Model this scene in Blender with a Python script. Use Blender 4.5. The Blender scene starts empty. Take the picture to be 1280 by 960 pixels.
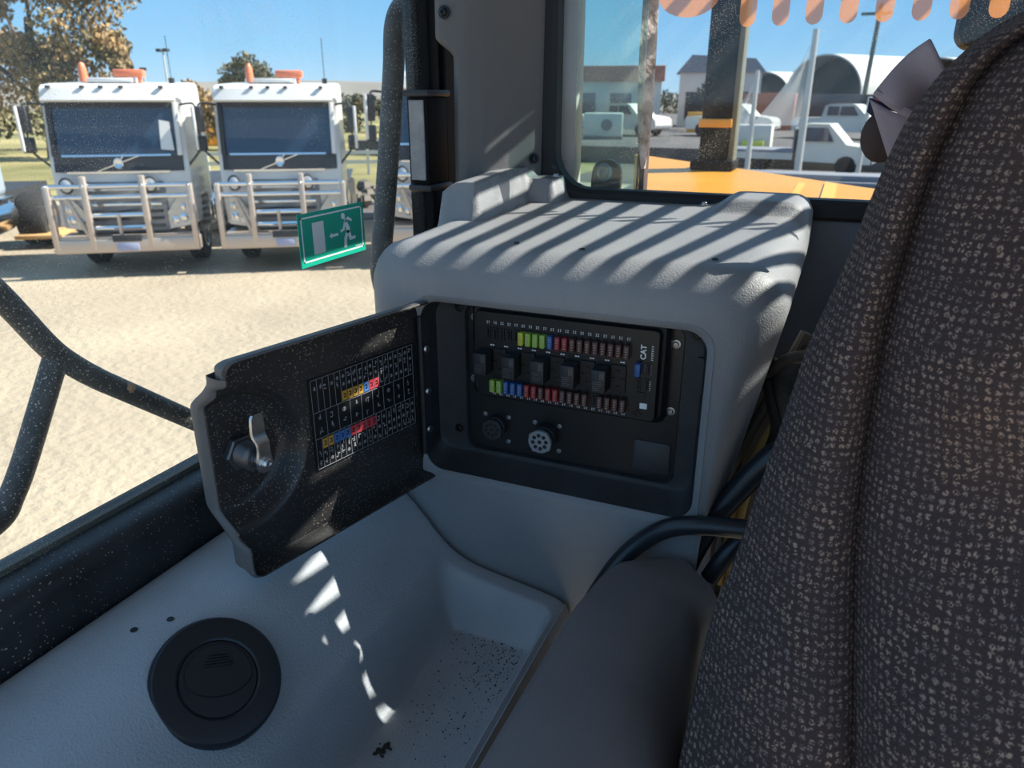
import bpy, bmesh, math, random
from mathutils import Vector, Matrix, Euler
random.seed(7)
S = bpy.context.scene
COL = S.collection
PI = math.pi
R = math.radians

# ------------------------------------------------------------------ camera, sky, sun, exposure
EYE = Vector((0, 0, 2.75))
cam_d = bpy.data.cameras.new('camera'); cam = bpy.data.objects.new('camera', cam_d); COL.objects.link(cam)
cam.location = EYE
cam.rotation_euler = Euler((R(90 - 21.1), 0, R(23.3)), 'XYZ')
cam_d.sensor_width = 36; cam_d.lens = 36 * 920 / 1280
cam_d.clip_start = 0.02; cam_d.clip_end = 2000
cam_d.dof.use_dof = True; cam_d.dof.focus_distance = 0.85; cam_d.dof.aperture_fstop = 9.5
S.camera = cam

SUN_TO = Vector((.82, .57, .91)).normalized()
w = bpy.data.worlds.new('sky'); S.world = w; w.use_nodes = True
nt = w.node_tree; nt.nodes.clear()
tcw = nt.nodes.new('ShaderNodeTexCoord'); sep = nt.nodes.new('ShaderNodeSeparateXYZ'); nt.links.new(tcw.outputs['Generated'], sep.inputs[0])
sky = nt.nodes.new('ShaderNodeValToRGB'); el = sky.color_ramp.elements      # clear sky: pale at the horizon, deeper blue overhead
el[0].position = 0; el[0].color = (.30, .29, .27, 1); el[1].position = 1; el[1].color = (.25, .42, .66, 1)
for p_, c_ in ((.499, (.30, .29, .27, 1)), (.5, (.50, .70, .86, 1)), (.53, (.30, .58, .85, 1)), (.58, (.17, .45, .80, 1)), (.66, (.24, .46, .74, 1))):
    e_ = el.new(p_); e_.color = c_
mp = nt.nodes.new('ShaderNodeMath'); mp.operation = 'MULTIPLY_ADD'; mp.inputs[1].default_value = .5; mp.inputs[2].default_value = .5
nt.links.new(sep.outputs['Z'], mp.inputs[0]); nt.links.new(mp.outputs[0], sky.inputs[0])
bg = nt.nodes.new('ShaderNodeBackground'); bg.inputs['Strength'].default_value = .70
wo = nt.nodes.new('ShaderNodeOutputWorld')
nt.links.new(sky.outputs[0], bg.inputs[0]); nt.links.new(bg.outputs[0], wo.inputs[0])
sd = bpy.data.lights.new('sun', 'SUN'); sd.energy = 7.2; sd.angle = R(.3); sd.color = (1, .93, .82)
so = bpy.data.objects.new('sun', sd); COL.objects.link(so)
so.rotation_euler = SUN_TO.to_track_quat('Z', 'Y').to_euler(); so.location = (8, 6, 9)

S.view_settings.view_transform = 'Standard'; S.view_settings.look = 'None'
S.view_settings.gamma = 1; S.view_settings.use_curve_mapping = False
S.view_settings.exposure = 0.85

# ------------------------------------------------------------------ materials
def mat(name, col, rough=.5, metal=0., bump=0., bscale=300., var=0., vscale=6., speck=None, spec=.5, coat=0., var2=None):
    m = bpy.data.materials.new(name); m.use_nodes = True
    n = m.node_tree.nodes; l = m.node_tree.links
    b = n['Principled BSDF']
    b.inputs['Roughness'].default_value = rough; b.inputs['Metallic'].default_value = metal
    b.inputs['Specular IOR Level'].default_value = spec
    b.inputs['Coat Weight'].default_value = coat
    c4 = (*col, 1)
    b.inputs['Base Color'].default_value = c4
    tc = n.new('ShaderNodeTexCoord')
    out = None
    if var > 0 or var2:
        ns = n.new('ShaderNodeTexNoise'); ns.inputs['Scale'].default_value = vscale; ns.inputs['Detail'].default_value = 5
        l.new(tc.outputs['Object'], ns.inputs['Vector'])
        rp = n.new('ShaderNodeValToRGB')
        a = tuple(max(0, c * (1 - var)) for c in col); z = var2 or tuple(min(1, c * (1 + var)) for c in col)
        rp.color_ramp.elements[0].position = .35; rp.color_ramp.elements[1].position = .68
        rp.color_ramp.elements[0].color = (*a, 1); rp.color_ramp.elements[1].color = (*z, 1)
        l.new(ns.outputs['Fac'], rp.inputs[0]); out = rp.outputs[0]
    if speck:
        scol, sscale, sthr = speck
        vo = n.new('ShaderNodeTexVoronoi'); vo.inputs['Scale'].default_value = sscale
        l.new(tc.outputs['Object'], vo.inputs['Vector'])
        n2 = n.new('ShaderNodeTexNoise'); n2.inputs['Scale'].default_value = sscale * .06; n2.inputs['Detail'].default_value = 3
        l.new(tc.outputs['Object'], n2.inputs['Vector'])
        ml = n.new('ShaderNodeMath'); ml.operation = 'MULTIPLY'; ml.inputs[1].default_value = sthr * 2
        l.new(n2.outputs['Fac'], ml.inputs[0])
        lt = n.new('ShaderNodeMath'); lt.operation = 'LESS_THAN'
        l.new(vo.outputs['Distance'], lt.inputs[0]); l.new(ml.outputs[0], lt.inputs[1])
        mx = n.new('ShaderNodeMix'); mx.data_type = 'RGBA'
        l.new(lt.outputs[0], mx.inputs['Factor'])
        if out: l.new(out, mx.inputs['A'])
        else: mx.inputs['A'].default_value = c4
        mx.inputs['B'].default_value = (*scol, 1)
        out = mx.outputs['Result']
    if out: l.new(out, b.inputs['Base Color'])
    if bump > 0:
        nb = n.new('ShaderNodeTexNoise'); nb.inputs['Scale'].default_value = bscale; nb.inputs['Detail'].default_value = 3
        l.new(tc.outputs['Object'], nb.inputs['Vector'])
        bp = n.new('ShaderNodeBump'); bp.inputs['Strength'].default_value = bump; bp.inputs['Distance'].default_value = .6 / bscale
        l.new(nb.outputs['Fac'], bp.inputs['Height']); l.new(bp.outputs[0], b.inputs['Normal'])
    return m

def glass_mat(name, tint, dust=.5, haze=.06, gloss=1., dscale=260.):
    m = bpy.data.materials.new(name); m.use_nodes = True
    n = m.node_tree.nodes; l = m.node_tree.links; n.clear()
    out = n.new('ShaderNodeOutputMaterial'); tc = n.new('ShaderNodeTexCoord')
    tr = n.new('ShaderNodeBsdfTransparent'); tr.inputs[0].default_value = (*tint, 1)
    gl = n.new('ShaderNodeBsdfGlossy'); gl.inputs['Roughness'].default_value = .02
    fr = n.new('ShaderNodeLayerWeight'); fr.inputs['Blend'].default_value = .5
    fp = n.new('ShaderNodeMath'); fp.operation = 'POWER'; fp.inputs[1].default_value = 5; l.new(fr.outputs['Facing'], fp.inputs[0])
    gm = n.new('ShaderNodeMath'); gm.operation = 'MULTIPLY_ADD'; gm.inputs[1].default_value = .9 * gloss; gm.inputs[2].default_value = .035 * gloss
    l.new(fp.outputs[0], gm.inputs[0])
    m1 = n.new('ShaderNodeMixShader'); l.new(gm.outputs[0], m1.inputs[0]); l.new(tr.outputs[0], m1.inputs[1]); l.new(gl.outputs[0], m1.inputs[2])
    df = n.new('ShaderNodeBsdfDiffuse'); df.inputs[0].default_value = (.75, .71, .64, 1)
    tl = n.new('ShaderNodeBsdfTranslucent'); tl.inputs[0].default_value = (.75, .71, .64, 1)
    dm = n.new('ShaderNodeMixShader'); dm.inputs[0].default_value = .5; l.new(df.outputs[0], dm.inputs[1]); l.new(tl.outputs[0], dm.inputs[2])
    vo = n.new('ShaderNodeTexVoronoi'); vo.inputs['Scale'].default_value = dscale; l.new(tc.outputs['Object'], vo.inputs['Vector'])
    ns = n.new('ShaderNodeTexNoise'); ns.inputs['Scale'].default_value = 7; ns.inputs['Detail'].default_value = 4; l.new(tc.outputs['Object'], ns.inputs['Vector'])
    pw = n.new('ShaderNodeMath'); pw.operation = 'POWER'; pw.inputs[1].default_value = 3; l.new(ns.outputs['Fac'], pw.inputs[0])
    sc = n.new('ShaderNodeMath'); sc.operation = 'MULTIPLY'; sc.inputs[1].default_value = dust; l.new(pw.outputs[0], sc.inputs[0])
    mnn = n.new('ShaderNodeMath'); mnn.operation = 'MINIMUM'; mnn.inputs[1].default_value = .17; l.new(sc.outputs[0], mnn.inputs[0])
    lt = n.new('ShaderNodeMath'); lt.operation = 'LESS_THAN'; l.new(vo.outputs['Distance'], lt.inputs[0]); l.new(mnn.outputs[0], lt.inputs[1])
    hz = n.new('ShaderNodeMath'); hz.operation = 'MULTIPLY'; hz.inputs[1].default_value = haze; l.new(ns.outputs['Fac'], hz.inputs[0])
    ad = n.new('ShaderNodeMath'); ad.operation = 'MULTIPLY_ADD'; ad.inputs[1].default_value = .55
    l.new(lt.outputs[0], ad.inputs[0]); l.new(hz.outputs[0], ad.inputs[2]); ad.use_clamp = True
    m2 = n.new('ShaderNodeMixShader'); l.new(ad.outputs[0], m2.inputs[0]); l.new(m1.outputs[0], m2.inputs[1]); l.new(dm.outputs[0], m2.inputs[2])
    l.new(m2.outputs[0], out.inputs[0])
    return m

def fabric_mat():
    m = bpy.data.materials.new('seat_fabric'); m.use_nodes = True
    n = m.node_tree.nodes; l = m.node_tree.links; b = n['Principled BSDF']
    b.inputs['Roughness'].default_value = .95; b.inputs['Specular IOR Level'].default_value = .15
    pass
    uv = n.new('ShaderNodeTexCoord')
    vo = n.new('ShaderNodeTexVoronoi'); vo.inputs['Scale'].default_value = 165; vo.inputs['Randomness'].default_value = .38
    vo.voronoi_dimensions = '2D'; l.new(uv.outputs['UV'], vo.inputs['Vector'])
    v2 = n.new('ShaderNodeTexVoronoi'); v2.inputs['Scale'].default_value = 1000; v2.voronoi_dimensions = '2D'; v2.inputs['Randomness'].default_value = .8
    l.new(uv.outputs['UV'], v2.inputs['Vector'])
    n1 = n.new('ShaderNodeMapRange'); n1.inputs['From Min'].default_value = .40; n1.inputs['From Max'].default_value = .27; n1.inputs['To Min'].default_value = 0; n1.inputs['To Max'].default_value = 1
    l.new(vo.outputs['Distance'], n1.inputs['Value'])
    sepc = n.new('ShaderNodeSeparateColor'); l.new(v2.outputs['Color'], sepc.inputs[0])
    th = n.new('ShaderNodeMapRange'); th.inputs['From Min'].default_value = .50; th.inputs['From Max'].default_value = .62
    l.new(sepc.outputs[0], th.inputs['Value'])
    mu = n.new('ShaderNodeMath'); mu.operation = 'MULTIPLY'; l.new(n1.outputs[0], mu.inputs[0]); l.new(th.outputs[0], mu.inputs[1])
    mx = n.new('ShaderNodeMix'); mx.data_type = 'RGBA'; l.new(mu.outputs[0], mx.inputs['Factor'])
    mx.inputs['A'].default_value = (.066, .048, .047, 1)
    ns = n.new('ShaderNodeTexNoise'); ns.inputs['Scale'].default_value = 40; l.new(uv.outputs['UV'], ns.inputs['Vector'])
    rp = n.new('ShaderNodeValToRGB'); rp.color_ramp.elements[0].color = (.24, .185, .17, 1); rp.color_ramp.elements[1].color = (.40, .28, .22, 1)
    rp.color_ramp.elements[0].position = .4; rp.color_ramp.elements[1].position = .62
    l.new(ns.outputs['Fac'], rp.inputs[0]); l.new(rp.outputs[0], mx.inputs['B'])
    l.new(mx.outputs['Result'], b.inputs['Base Color'])
    nb = n.new('ShaderNodeTexVoronoi'); nb.inputs['Scale'].default_value = 1000; l.new(uv.outputs['UV'], nb.inputs['Vector'])
    bp = n.new('ShaderNodeBump'); bp.inputs['Strength'].default_value = .6; bp.inputs['Distance'].default_value = .0012; bp.invert = True
    l.new(nb.outputs['Distance'], bp.inputs['Height']); l.new(bp.outputs[0], b.inputs['Normal'])
    return m

def decal_mat(name, col, alpha):
    m = bpy.data.materials.new(name); m.use_nodes = True
    n = m.node_tree.nodes; l = m.node_tree.links; n.clear()
    out = n.new('ShaderNodeOutputMaterial')
    tr = n.new('ShaderNodeBsdfTransparent'); df = n.new('ShaderNodeBsdfDiffuse'); df.inputs[0].default_value = (*col, 1)
    tl = n.new('ShaderNodeBsdfTranslucent'); tl.inputs[0].default_value = (*col, 1)
    a = n.new('ShaderNodeMixShader'); a.inputs[0].default_value = .45; l.new(df.outputs[0], a.inputs[1]); l.new(tl.outputs[0], a.inputs[2])
    b = n.new('ShaderNodeMixShader'); b.inputs[0].default_value = alpha; l.new(tr.outputs[0], b.inputs[1]); l.new(a.outputs[0], b.inputs[2])
    l.new(b.outputs[0], out.inputs[0])
    return m

DUST = (.42, .36, .28)
M = {}
M['grey_plastic'] = mat('grey_plastic', (.265, .262, .27), .52, bump=.6, bscale=480, var=.07, vscale=7)
M['console'] = mat('console_plastic', (.40, .42, .45), .5, bump=.8, bscale=420, var=.08, vscale=8, speck=((.14, .12, .10), 300, .06))
M['trim'] = mat('pillar_plastic', (.125, .122, .125), .55, bump=.5, bscale=560, var=.06)
M['rear_panel'] = mat('rear_panel_plastic', (.15, .16, .185), .6, bump=.4, bscale=500, var=.05)
M['recess'] = mat('recess_plastic', (.026, .027, .031), .55, bump=.4, bscale=520, var=.2, vscale=20)
M['plate'] = mat('black_plate', (.010, .011, .013), .35)
M['door_in'] = mat('door_inner', (.033, .031, .032), .36, bump=.08, bscale=700, speck=((.30, .25, .2), 300, .20), var=.15, vscale=14)
M['door_out'] = mat('door_outer', (.15, .14, .135), .6, bump=.5, bscale=480)
M['black'] = mat('black_paint', (.012, .012, .014), .35)
M['matte_black'] = mat('matte_black', (.008, .008, .009), .7, spec=.15)
M['black_dusty'] = mat('dusty_black_paint', (.022, .023, .026), .45, speck=(DUST, 230, .14), var=.35, vscale=18)
M['rail_dusty'] = mat('scuffed_black_steel', (.075, .073, .07), .5, speck=((.45, .40, .33), 190, .2), var=.3, vscale=25)
M['rubber'] = mat('black_rubber', (.014, .014, .016), .6, bump=.2, bscale=400)
M['hose'] = mat('black_hose', (.022, .025, .032), .32)
M['armrest'] = mat('armrest_vinyl', (.19, .165, .165), .52, bump=.35, bscale=750, var=.1, vscale=9)
M['steel'] = mat('zinc_steel', (.62, .63, .65), .3, 1, bump=.12, bscale=500, var=.18, vscale=60)
M['dull_steel'] = mat('dull_steel', (.16, .16, .17), .42, .8)
M['screw'] = mat('screw_steel', (.42, .43, .45), .35, 1)
M['dark_screw'] = mat('blackened_screw', (.02, .02, .022), .3, .5)
M['vent'] = mat('vent_plastic', (.014, .016, .022), .42, bump=.12, bscale=900)
M['white_print'] = mat('white_print', (.85, .86, .88), .6)
M['grid_print'] = mat('grey_print', (.34, .34, .37), .6)
M['fuse_number'] = mat('fuse_print', (.8, .82, .85), .6)
M['amber_print'] = mat('amber_print', (.62, .33, .05), .6)
M['blue_print'] = mat('blue_print', (.06, .2, .55), .6)
M['red_print'] = mat('red_print', (.6, .05, .07), .6)
M['f_yellow'] = mat('yellow_fuse', (.50, .54, .04), .35)
M['f_lime'] = mat('lime_fuse', (.30, .48, .08), .35)
M['f_blue'] = mat('blue_fuse', (.03, .11, .33), .35)
M['f_red'] = mat('red_fuse', (.27, .025, .03), .35)
M['f_brown'] = mat('brown_fuse', (.085, .036, .03), .4)
M['f_black'] = mat('empty_slot', (.008, .008, .01), .5)
M['relay'] = mat('relay_case', (.018, .02, .024), .45)
M['blank'] = mat('blank_cover', (.035, .038, .044), .5)
M['conn_grey'] = mat('grey_connector', (.26, .28, .30), .45)
M['green'] = mat('exit_green', (.008, .40, .265), .4)
M['sign_white'] = mat('sign_pale', (.88, .92, .9), .5)
M['sign_pale'] = mat('sign_symbol', (.82, .80, .78), .5)
M['fabric'] = fabric_mat()
M['cloth'] = mat('mauve_cloth', (.42, .33, .35), .9, bump=.5, bscale=900)
M['navy'] = mat('navy_lining', (.03, .03, .06), .9)
M['brown'] = mat('brown_leather', (.07, .04, .035), .7)
M['gold'] = mat('tan_cable', (.42, .28, .09), .5)
M['tan'] = mat('grey_brown_conduit', (.10, .085, .065), .6)
M['dusty_rubber'] = mat('dusty_rubber', (.02, .019, .019), .6, bump=.3, bscale=200, var=.3, vscale=28, var2=(.11, .088, .07))
M['glass_side'] = glass_mat('side_glass', (.97, .985, .985), dust=1.0, haze=.03, gloss=.6, dscale=480)
M['glass_rear'] = glass_mat('rear_glass', (.88, .915, .93), dust=1.0, haze=.02, gloss=1.0, dscale=420)
M['glass_tint'] = glass_mat('green_glass', (.80, .93, .89), dust=.3, haze=.16, gloss=1.0)
M['decal'] = decal_mat('orange_film', (1, .50, .16), .56)
M['textured_grey'] = mat('textured_grey', (.33, .33, .34), .5, bump=.8, bscale=160, var=.15, vscale=30)
M['reflect_mauve'] = mat('mauve_reflection', (.66, .58, .56), .6)  # imitates the sunlit trim mirrored in the rear glass
M['weathered'] = mat('weathered_strip', (.42, .27, .2), .8, bump=.5, bscale=90, var2=(.8, .7, .64), vscale=42, var=.6)
M['rust'] = mat('rusty_steel', (.55, .30, .16), .6)
M['yellow'] = mat('machine_yellow', (.62, .265, .014), .4, var=.05, vscale=3)
M['dirt'] = mat('dirt', (.05, .04, .032), .95, bump=.6, bscale=300)
# outside
M['sand'] = mat('sandy_yard', (.335, .28, .205), .95, var=.13, vscale=.55, bump=.5, bscale=9, speck=((.34, .28, .2), 3.2, .1))
M['asphalt'] = mat('yard_asphalt', (.10, .09, .088), .9, var=.25, vscale=.4)
M['grass'] = mat('dry_grass', (.16, .17, .045), .95, var=.4, vscale=.12, var2=(.36, .30, .13))
M['hill'] = mat('far_hill', (.20, .19, .17), .95, var=.15, vscale=.02)
M['truck_white'] = mat('truck_white', (.68, .68, .67), .3, coat=.3)
M['truck_pink'] = mat('bullbar_alloy', (.55, .46, .395), .35, .45)
M['chrome'] = mat('chrome', (.75, .77, .8), .15, 1)
M['windscreen'] = mat('windscreen_glass', (.022, .045, .085), .06, spec=.8)
M['dark_trim'] = mat('dark_trim', (.03, .032, .038), .5)
M['grille'] = mat('grille_grey', (.22, .23, .25), .45)
M['lamp_glass'] = mat('lamp_glass', (.5, .52, .54), .15, .4)
M['amber'] = mat('amber_lens', (.72, .20, .09), .35)
M['redlens'] = mat('red_lens', (.62, .06, .06), .35)
M['number'] = mat('number_plate', (.36, .38, .55), .5)
M['tyre'] = mat('tyre_rubber', (.02, .02, .021), .85)
M['bark'] = mat('bark', (.13, .10, .08), .9)
M['leaf_a'] = mat('gum_leaf', (.23, .20, .09), .85, var=.45, vscale=.9, var2=(.50, .33, .16))
M['leaf_b'] = mat('grey_green_leaf', (.14, .135, .07), .9, var=.3, vscale=.8, var2=(.24, .21, .12))
M['leaf_c'] = mat('scrub_leaf', (.09, .10, .05), .9, var=.4, vscale=.5, var2=(.20, .17, .08))
M['orange_paint'] = mat('orange_paint', (.75, .36, .05), .5)
M['shed_white'] = mat('white_sheet', (.62, .60, .55), .7)
M['shed_grey'] = mat('grey_sheet', (.20, .21, .24), .7)
M['shed_dark'] = mat('dark_opening', (.03, .03, .033), .9)
M['brick_red'] = mat('rust_red_sheet', (.42, .13, .07), .7)
M['pole_pale'] = mat('galvanised_pole', (.60, .57, .52), .5, .2)
M['pole_wood'] = mat('grey_timber_pole', (.13, .14, .11), .9)
M['container_dark'] = mat('charcoal_container', (.07, .07, .075), .6)
M['hiviz'] = mat('yellow_green_panel', (.65, .68, .08), .5)
M['timber'] = mat('pale_timber', (.52, .30, .12), .8)
M['car_white'] = mat('car_white', (.66, .65, .60), .35, coat=.2)
M['blue_paint'] = mat('blue_grey_paint', (.30, .36, .42), .5)

# ------------------------------------------------------------------ mesh kit
class B:
    def __init__(s): s.bm = bmesh.new()
    def _grab(s, verts, mi):
        fs = set()
        for v in verts:
            for f in v.link_faces: fs.add(f)
        for f in fs: f.material_index = mi
    def box(s, x0, x1, y0, y1, z0, z1, bev=0., seg=2, mi=0, mtx=None):
        r = bmesh.ops.create_cube(s.bm, size=1)
        vs = r['verts']
        for v in vs:
            v.co = Vector(((x0 + x1) / 2 + v.co.x * (x1 - x0), (y0 + y1) / 2 + v.co.y * (y1 - y0), (z0 + z1) / 2 + v.co.z * (z1 - z0)))
            if mtx: v.co = mtx @ v.co
        s._grab(vs, mi)
        if bev > 0:
            es = list({e for v in vs for e in v.link_edges})
            bmesh.ops.bevel(s.bm, geom=es, offset=bev, segments=seg, profile=.5, affect='EDGES')
        return s
    def loft(s, loops, closed=True, cap=True, mi=0):
        rows = [[s.bm.verts.new(p) for p in lp] for lp in loops]
        n = len(rows[0])
        for a, b in zip(rows[:-1], rows[1:]):
            for i in range(n if closed else n - 1):
                j = (i + 1) % n
                try:
                    f = s.bm.faces.new((a[i], a[j], b[j], b[i])); f.material_index = mi
                except ValueError: pass
        if cap and closed:
            for rw in (rows[0][::-1], rows[-1]):
                try: s.bm.faces.new(rw).material_index = mi
                except ValueError: pass
        return rows
    def tube(s, pts, r, seg=12, smooth=True, mi=0, cap=True):
        P = [Vector(p) for p in pts]
        rad = r if isinstance(r, (list, tuple)) else [r] * len(P)
        if smooth and len(P) > 2:
            Q = []; RR = []
            for i in range(len(P) - 1):
                a = P[max(i - 1, 0)]; b = P[i]; c = P[i + 1]; d = P[min(i + 2, len(P) - 1)]
                for k in range(6):
                    t = k / 6
                    Q.append(.5 * ((2 * b) + (-a + c) * t + (2 * a - 5 * b + 4 * c - d) * t * t + (-a + 3 * b - 3 * c + d) * t ** 3))
                    RR.append(rad[i] * (1 - t) + rad[i + 1] * t)
            Q.append(P[-1]); RR.append(rad[-1]); P, rad = Q, RR
        loops = []; up = None
        for i, p in enumerate(P):
            t = (P[min(i + 1, len(P) - 1)] - P[max(i - 1, 0)]).normalized()
            if up is None: up = t.orthogonal().normalized()
            up = (up - t * up.dot(t)).normalized(); sd_ = t.cross(up)
            loops.append([p + (up * math.cos(2 * PI * k / seg) + sd_ * math.sin(2 * PI * k / seg)) * rad[i] for k in range(seg)])
        s.loft(loops, True, cap, mi); return s
    def cyl(s, p0, p1, r0, r1=None, seg=20, mi=0):
        return s.tube([p0, p1], [r0, r0 if r1 is None else r1], seg, False, mi)
    def prism(s, poly, o, ex, ey, thick, mi=0):
        o, ex, ey = Vector(o), Vector(ex), Vector(ey); nz = ex.cross(ey).normalized() * thick
        a = [o + ex * x + ey * y for x, y in poly]
        s.loft([a, [p + nz for p in a]], True, True, mi); return s
    def lathe(s, prof, o=(0, 0, 0), seg=32, mi=0, mtx=None):
        loops = []
        for r, z in prof:
            lp = [Vector((o[0] + r * math.cos(2 * PI * k / seg), o[1] + r * math.sin(2 * PI * k / seg), o[2] + z)) for k in range(seg)]
            loops.append([mtx @ p for p in lp] if mtx else lp)
        s.loft(loops, True, True, mi); return s
    def ball(s, c, r, sc=(1, 1, 1), u=14, v=9, mi=0):
        res = bmesh.ops.create_uvsphere(s.bm, u_segments=u, v_segments=v, radius=r)
        for q in res['verts']: q.co = Vector((c[0] + q.co.x * sc[0], c[1] + q.co.y * sc[1], c[2] + q.co.z * sc[2]))
        s._grab(res['verts'], mi); return s
    def grid(s, f, us, vs, mi=0, uv=None):
        rows = [[s.bm.verts.new(f(u, v)) for u in us] for v in vs]
        lay = s.bm.loops.layers.uv.verify() if uv else None
        for j in range(len(vs) - 1):
            for i in range(len(us) - 1):
                fc = s.bm.faces.new((rows[j][i], rows[j][i + 1], rows[j + 1][i + 1], rows[j + 1][i])); fc.material_index = mi
                if lay:
                    for lp, (a, b) in zip(fc.loops, ((i, j), (i + 1, j), (i + 1, j + 1), (i, j + 1))): lp[lay].uv = uv(a, b)
        return rows

def rootloc(o):
    v = Vector((0, 0, 0))
    while o: v += o.location; o = o.parent
    return v

def obj(name, b, m, parent=None, local=False, smooth=35, **props):
    bm = b.bm if isinstance(b, B) else b
    if parent and not local: bmesh.ops.translate(bm, verts=bm.verts, vec=-rootloc(parent))
    bmesh.ops.recalc_face_normals(bm, faces=bm.faces)
    me = bpy.data.meshes.new(name); bm.to_mesh(me); bm.free()
    for k in (m if isinstance(m, (list, tuple)) else [m]): me.materials.append(M[k])
    if smooth:
        me.polygons.foreach_set('use_smooth', [True] * len(me.polygons))
        me.set_sharp_from_angle(angle=R(smooth))
    o = bpy.data.objects.new(name, me); COL.objects.link(o)
    if parent: o.parent = parent
    for k, v in props.items(): o[k] = v
    return o

def center_origin(o):
    me = o.data
    c = sum((Vector(q) for q in o.bound_box), Vector()) / 8
    c.z = min(q[2] for q in o.bound_box)
    me.transform(Matrix.Translation(-c)); o.location = c

def thing(name, label, cat, loc, rz=0, group=None):
    o = bpy.data.objects.new(name, None); COL.objects.link(o); o.empty_display_size = .05
    o.location = loc; o.rotation_euler = (0, 0, rz); o['label'] = label; o['category'] = cat
    if group: o['group'] = group
    return o

def single(name, b, m, label, cat, group=None, **kw):
    o = obj(name, b, m, **kw); o['label'] = label; o['category'] = cat
    if group: o['group'] = group
    center_origin(o); return o

def struct(name, b, m, parent=None, **kw):
    o = obj(name, b, m, parent, **kw)
    if not parent: o['kind'] = 'structure'
    return o

def dup(root, loc, rz, label, group=None, scale=None):
    r = root.copy(); COL.objects.link(r); r.location = loc; r.rotation_euler = (0, 0, rz); r['label'] = label
    if group: r['group'] = group
    if scale: r.scale = scale
    for ch in list(root.children):
        c = ch.copy(); COL.objects.link(c); c.parent = r
        for g in list(ch.children):
            d = g.copy(); COL.objects.link(d); d.parent = c
    return r

def text_bm(s, size, mtx, thick=.0002):
    cu = bpy.data.curves.new('t', 'FONT'); cu.body = s; cu.size = size; cu.align_x = 'CENTER'; cu.align_y = 'CENTER'; cu.extrude = thick; cu.offset = size * .03; cu.resolution_u = 3
    o = bpy.data.objects.new('t', cu); COL.objects.link(o)
    me = bpy.data.meshes.new_from_object(o.evaluated_get(bpy.context.evaluated_depsgraph_get()))
    bpy.data.objects.remove(o); bpy.data.curves.remove(cu)
    b = B(); b.bm.from_mesh(me); bpy.data.meshes.remove(me)
    b.bm.transform(mtx); return b

def sm(t): t = max(0., min(1., t)); return t * t * (3 - 2 * t)
def lerp(a, b, t): return a + (b - a) * t
def interp(x, tab):
    if x <= tab[0][0]: return tab[0][1]
    for (a, p), (b, q) in zip(tab[:-1], tab[1:]):
        if x <= b: return lerp(p, q, (x - a) / (b - a))
    return tab[-1][1]
def sinterp(x, tab):   # monotone-ish smooth interpolation (Catmull-Rom on the table)
    n = len(tab)
    if x <= tab[0][0]: return tab[0][1]
    if x >= tab[-1][0]: return tab[-1][1]
    for i in range(n - 1):
        if x <= tab[i + 1][0]:
            x0, y0 = tab[i]; x1, y1 = tab[i + 1]; h = x1 - x0; t = (x - x0) / h
            d = (y1 - y0) / h
            m0 = d if i == 0 else (y1 - tab[i - 1][1]) / (x1 - tab[i - 1][0])
            m1 = d if i == n - 2 else (tab[i + 2][1] - y0) / (tab[i + 2][0] - x0)
            return (2 * t ** 3 - 3 * t * t + 1) * y0 + (t ** 3 - 2 * t * t + t) * h * m0 + (-2 * t ** 3 + 3 * t * t) * y1 + (t ** 3 - t * t) * h * m1
def lin(a, b, n): return [a + (b - a) * i / (n - 1) for i in range(n)]

# ================================================================== SETTING: ground and land
g = B(); g.box(-60, 60, -30, 26, -.3, 0); struct('yard_ground', g, 'sand', smooth=0)
# the yard behind the machine, the paddock beyond the trucks, a far rise
g = B(); g.prism([(-5.0, 9.0), (60, 9.0), (60, 130), (-14, 130), (-6.5, 24)], (0, 0, 0), (1, 0, 0), (0, 1, 0), .012)
struct('asphalt_yard', g, 'asphalt', smooth=0)
g = B(); g.prism([(-24, 34.5), (60, 34.5), (60, 125), (-30, 125)], (0, 0, 0), (1, 0, 0), (0, 1, 0), .75)
struct('raised_yard', g, 'asphalt', smooth=0)
TZ = .752
g = B(); g.prism([(-200, 6), (-24.5, 13.0), (-9.5, 22), (-9, 170), (-200, 170)], (0, 0, 0), (1, 0, 0), (0, 1, 0), .02)
struct('grass_field', g, 'grass', smooth=0)
g = B(); g.prism([(-24, 11.8), (-15.5, 11.6), (-6, 19), (-7.5, 21)], (0, 0, 0), (1, 0, 0), (0, 1, 0), .03)
struct('asphalt_strip', g, 'asphalt', smooth=0)
def hillf(u, v):
    a = R(lerp(-75, 60, u)); d = lerp(300, 460, v)
    return (d * math.sin(a), d * math.cos(a), (9.5 + 2 * math.sin(u * 9) + 1.5 * math.sin(u * 23 + 1)) * math.sin(PI * min(1, v * 1.2 + .02)) - 1)
g = B(); g.grid(hillf, lin(0, 1, 60), lin(0, 1, 8)); struct('far_hill', g, 'hill')

# ================================================================== CAB SHELL
# left side: lower wall, sill frame, door post, roof
g = B(); g.box(-.70, -.64, -.5, 1.11, 1.15, 2.25, .01); struct('wall_left', g, 'black_dusty')
g = B(); g.box(-.690, -.603, -.5, 1.11, 2.255, 2.347, .022, 4); 
struct('window_sill', g, 'black_dusty')
g = B(); g.box(-.652, -.645, -.5, 1.11, 2.347, 2.353); struct('glass_gasket', g, 'tan')
post = B()
post.box(-.668, -.622, 1.112, 1.150, 1.2, 3.44, .006)
post.box(-.668, -.618, 1.154, 1.160, 1.2, 3.44, .002)
post.box(-.668, -.622, 1.166, 1.172, 1.2, 3.44, .002)
post.box(-.672, -.632, 1.14, 1.30, 1.2, 3.44)
struct('door_post', post, 'matte_black')
g = B(); g.box(-.72, 1.0, -.75, 1.235, 3.44, 3.50, .02); struct('ceiling', g, 'trim')
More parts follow.
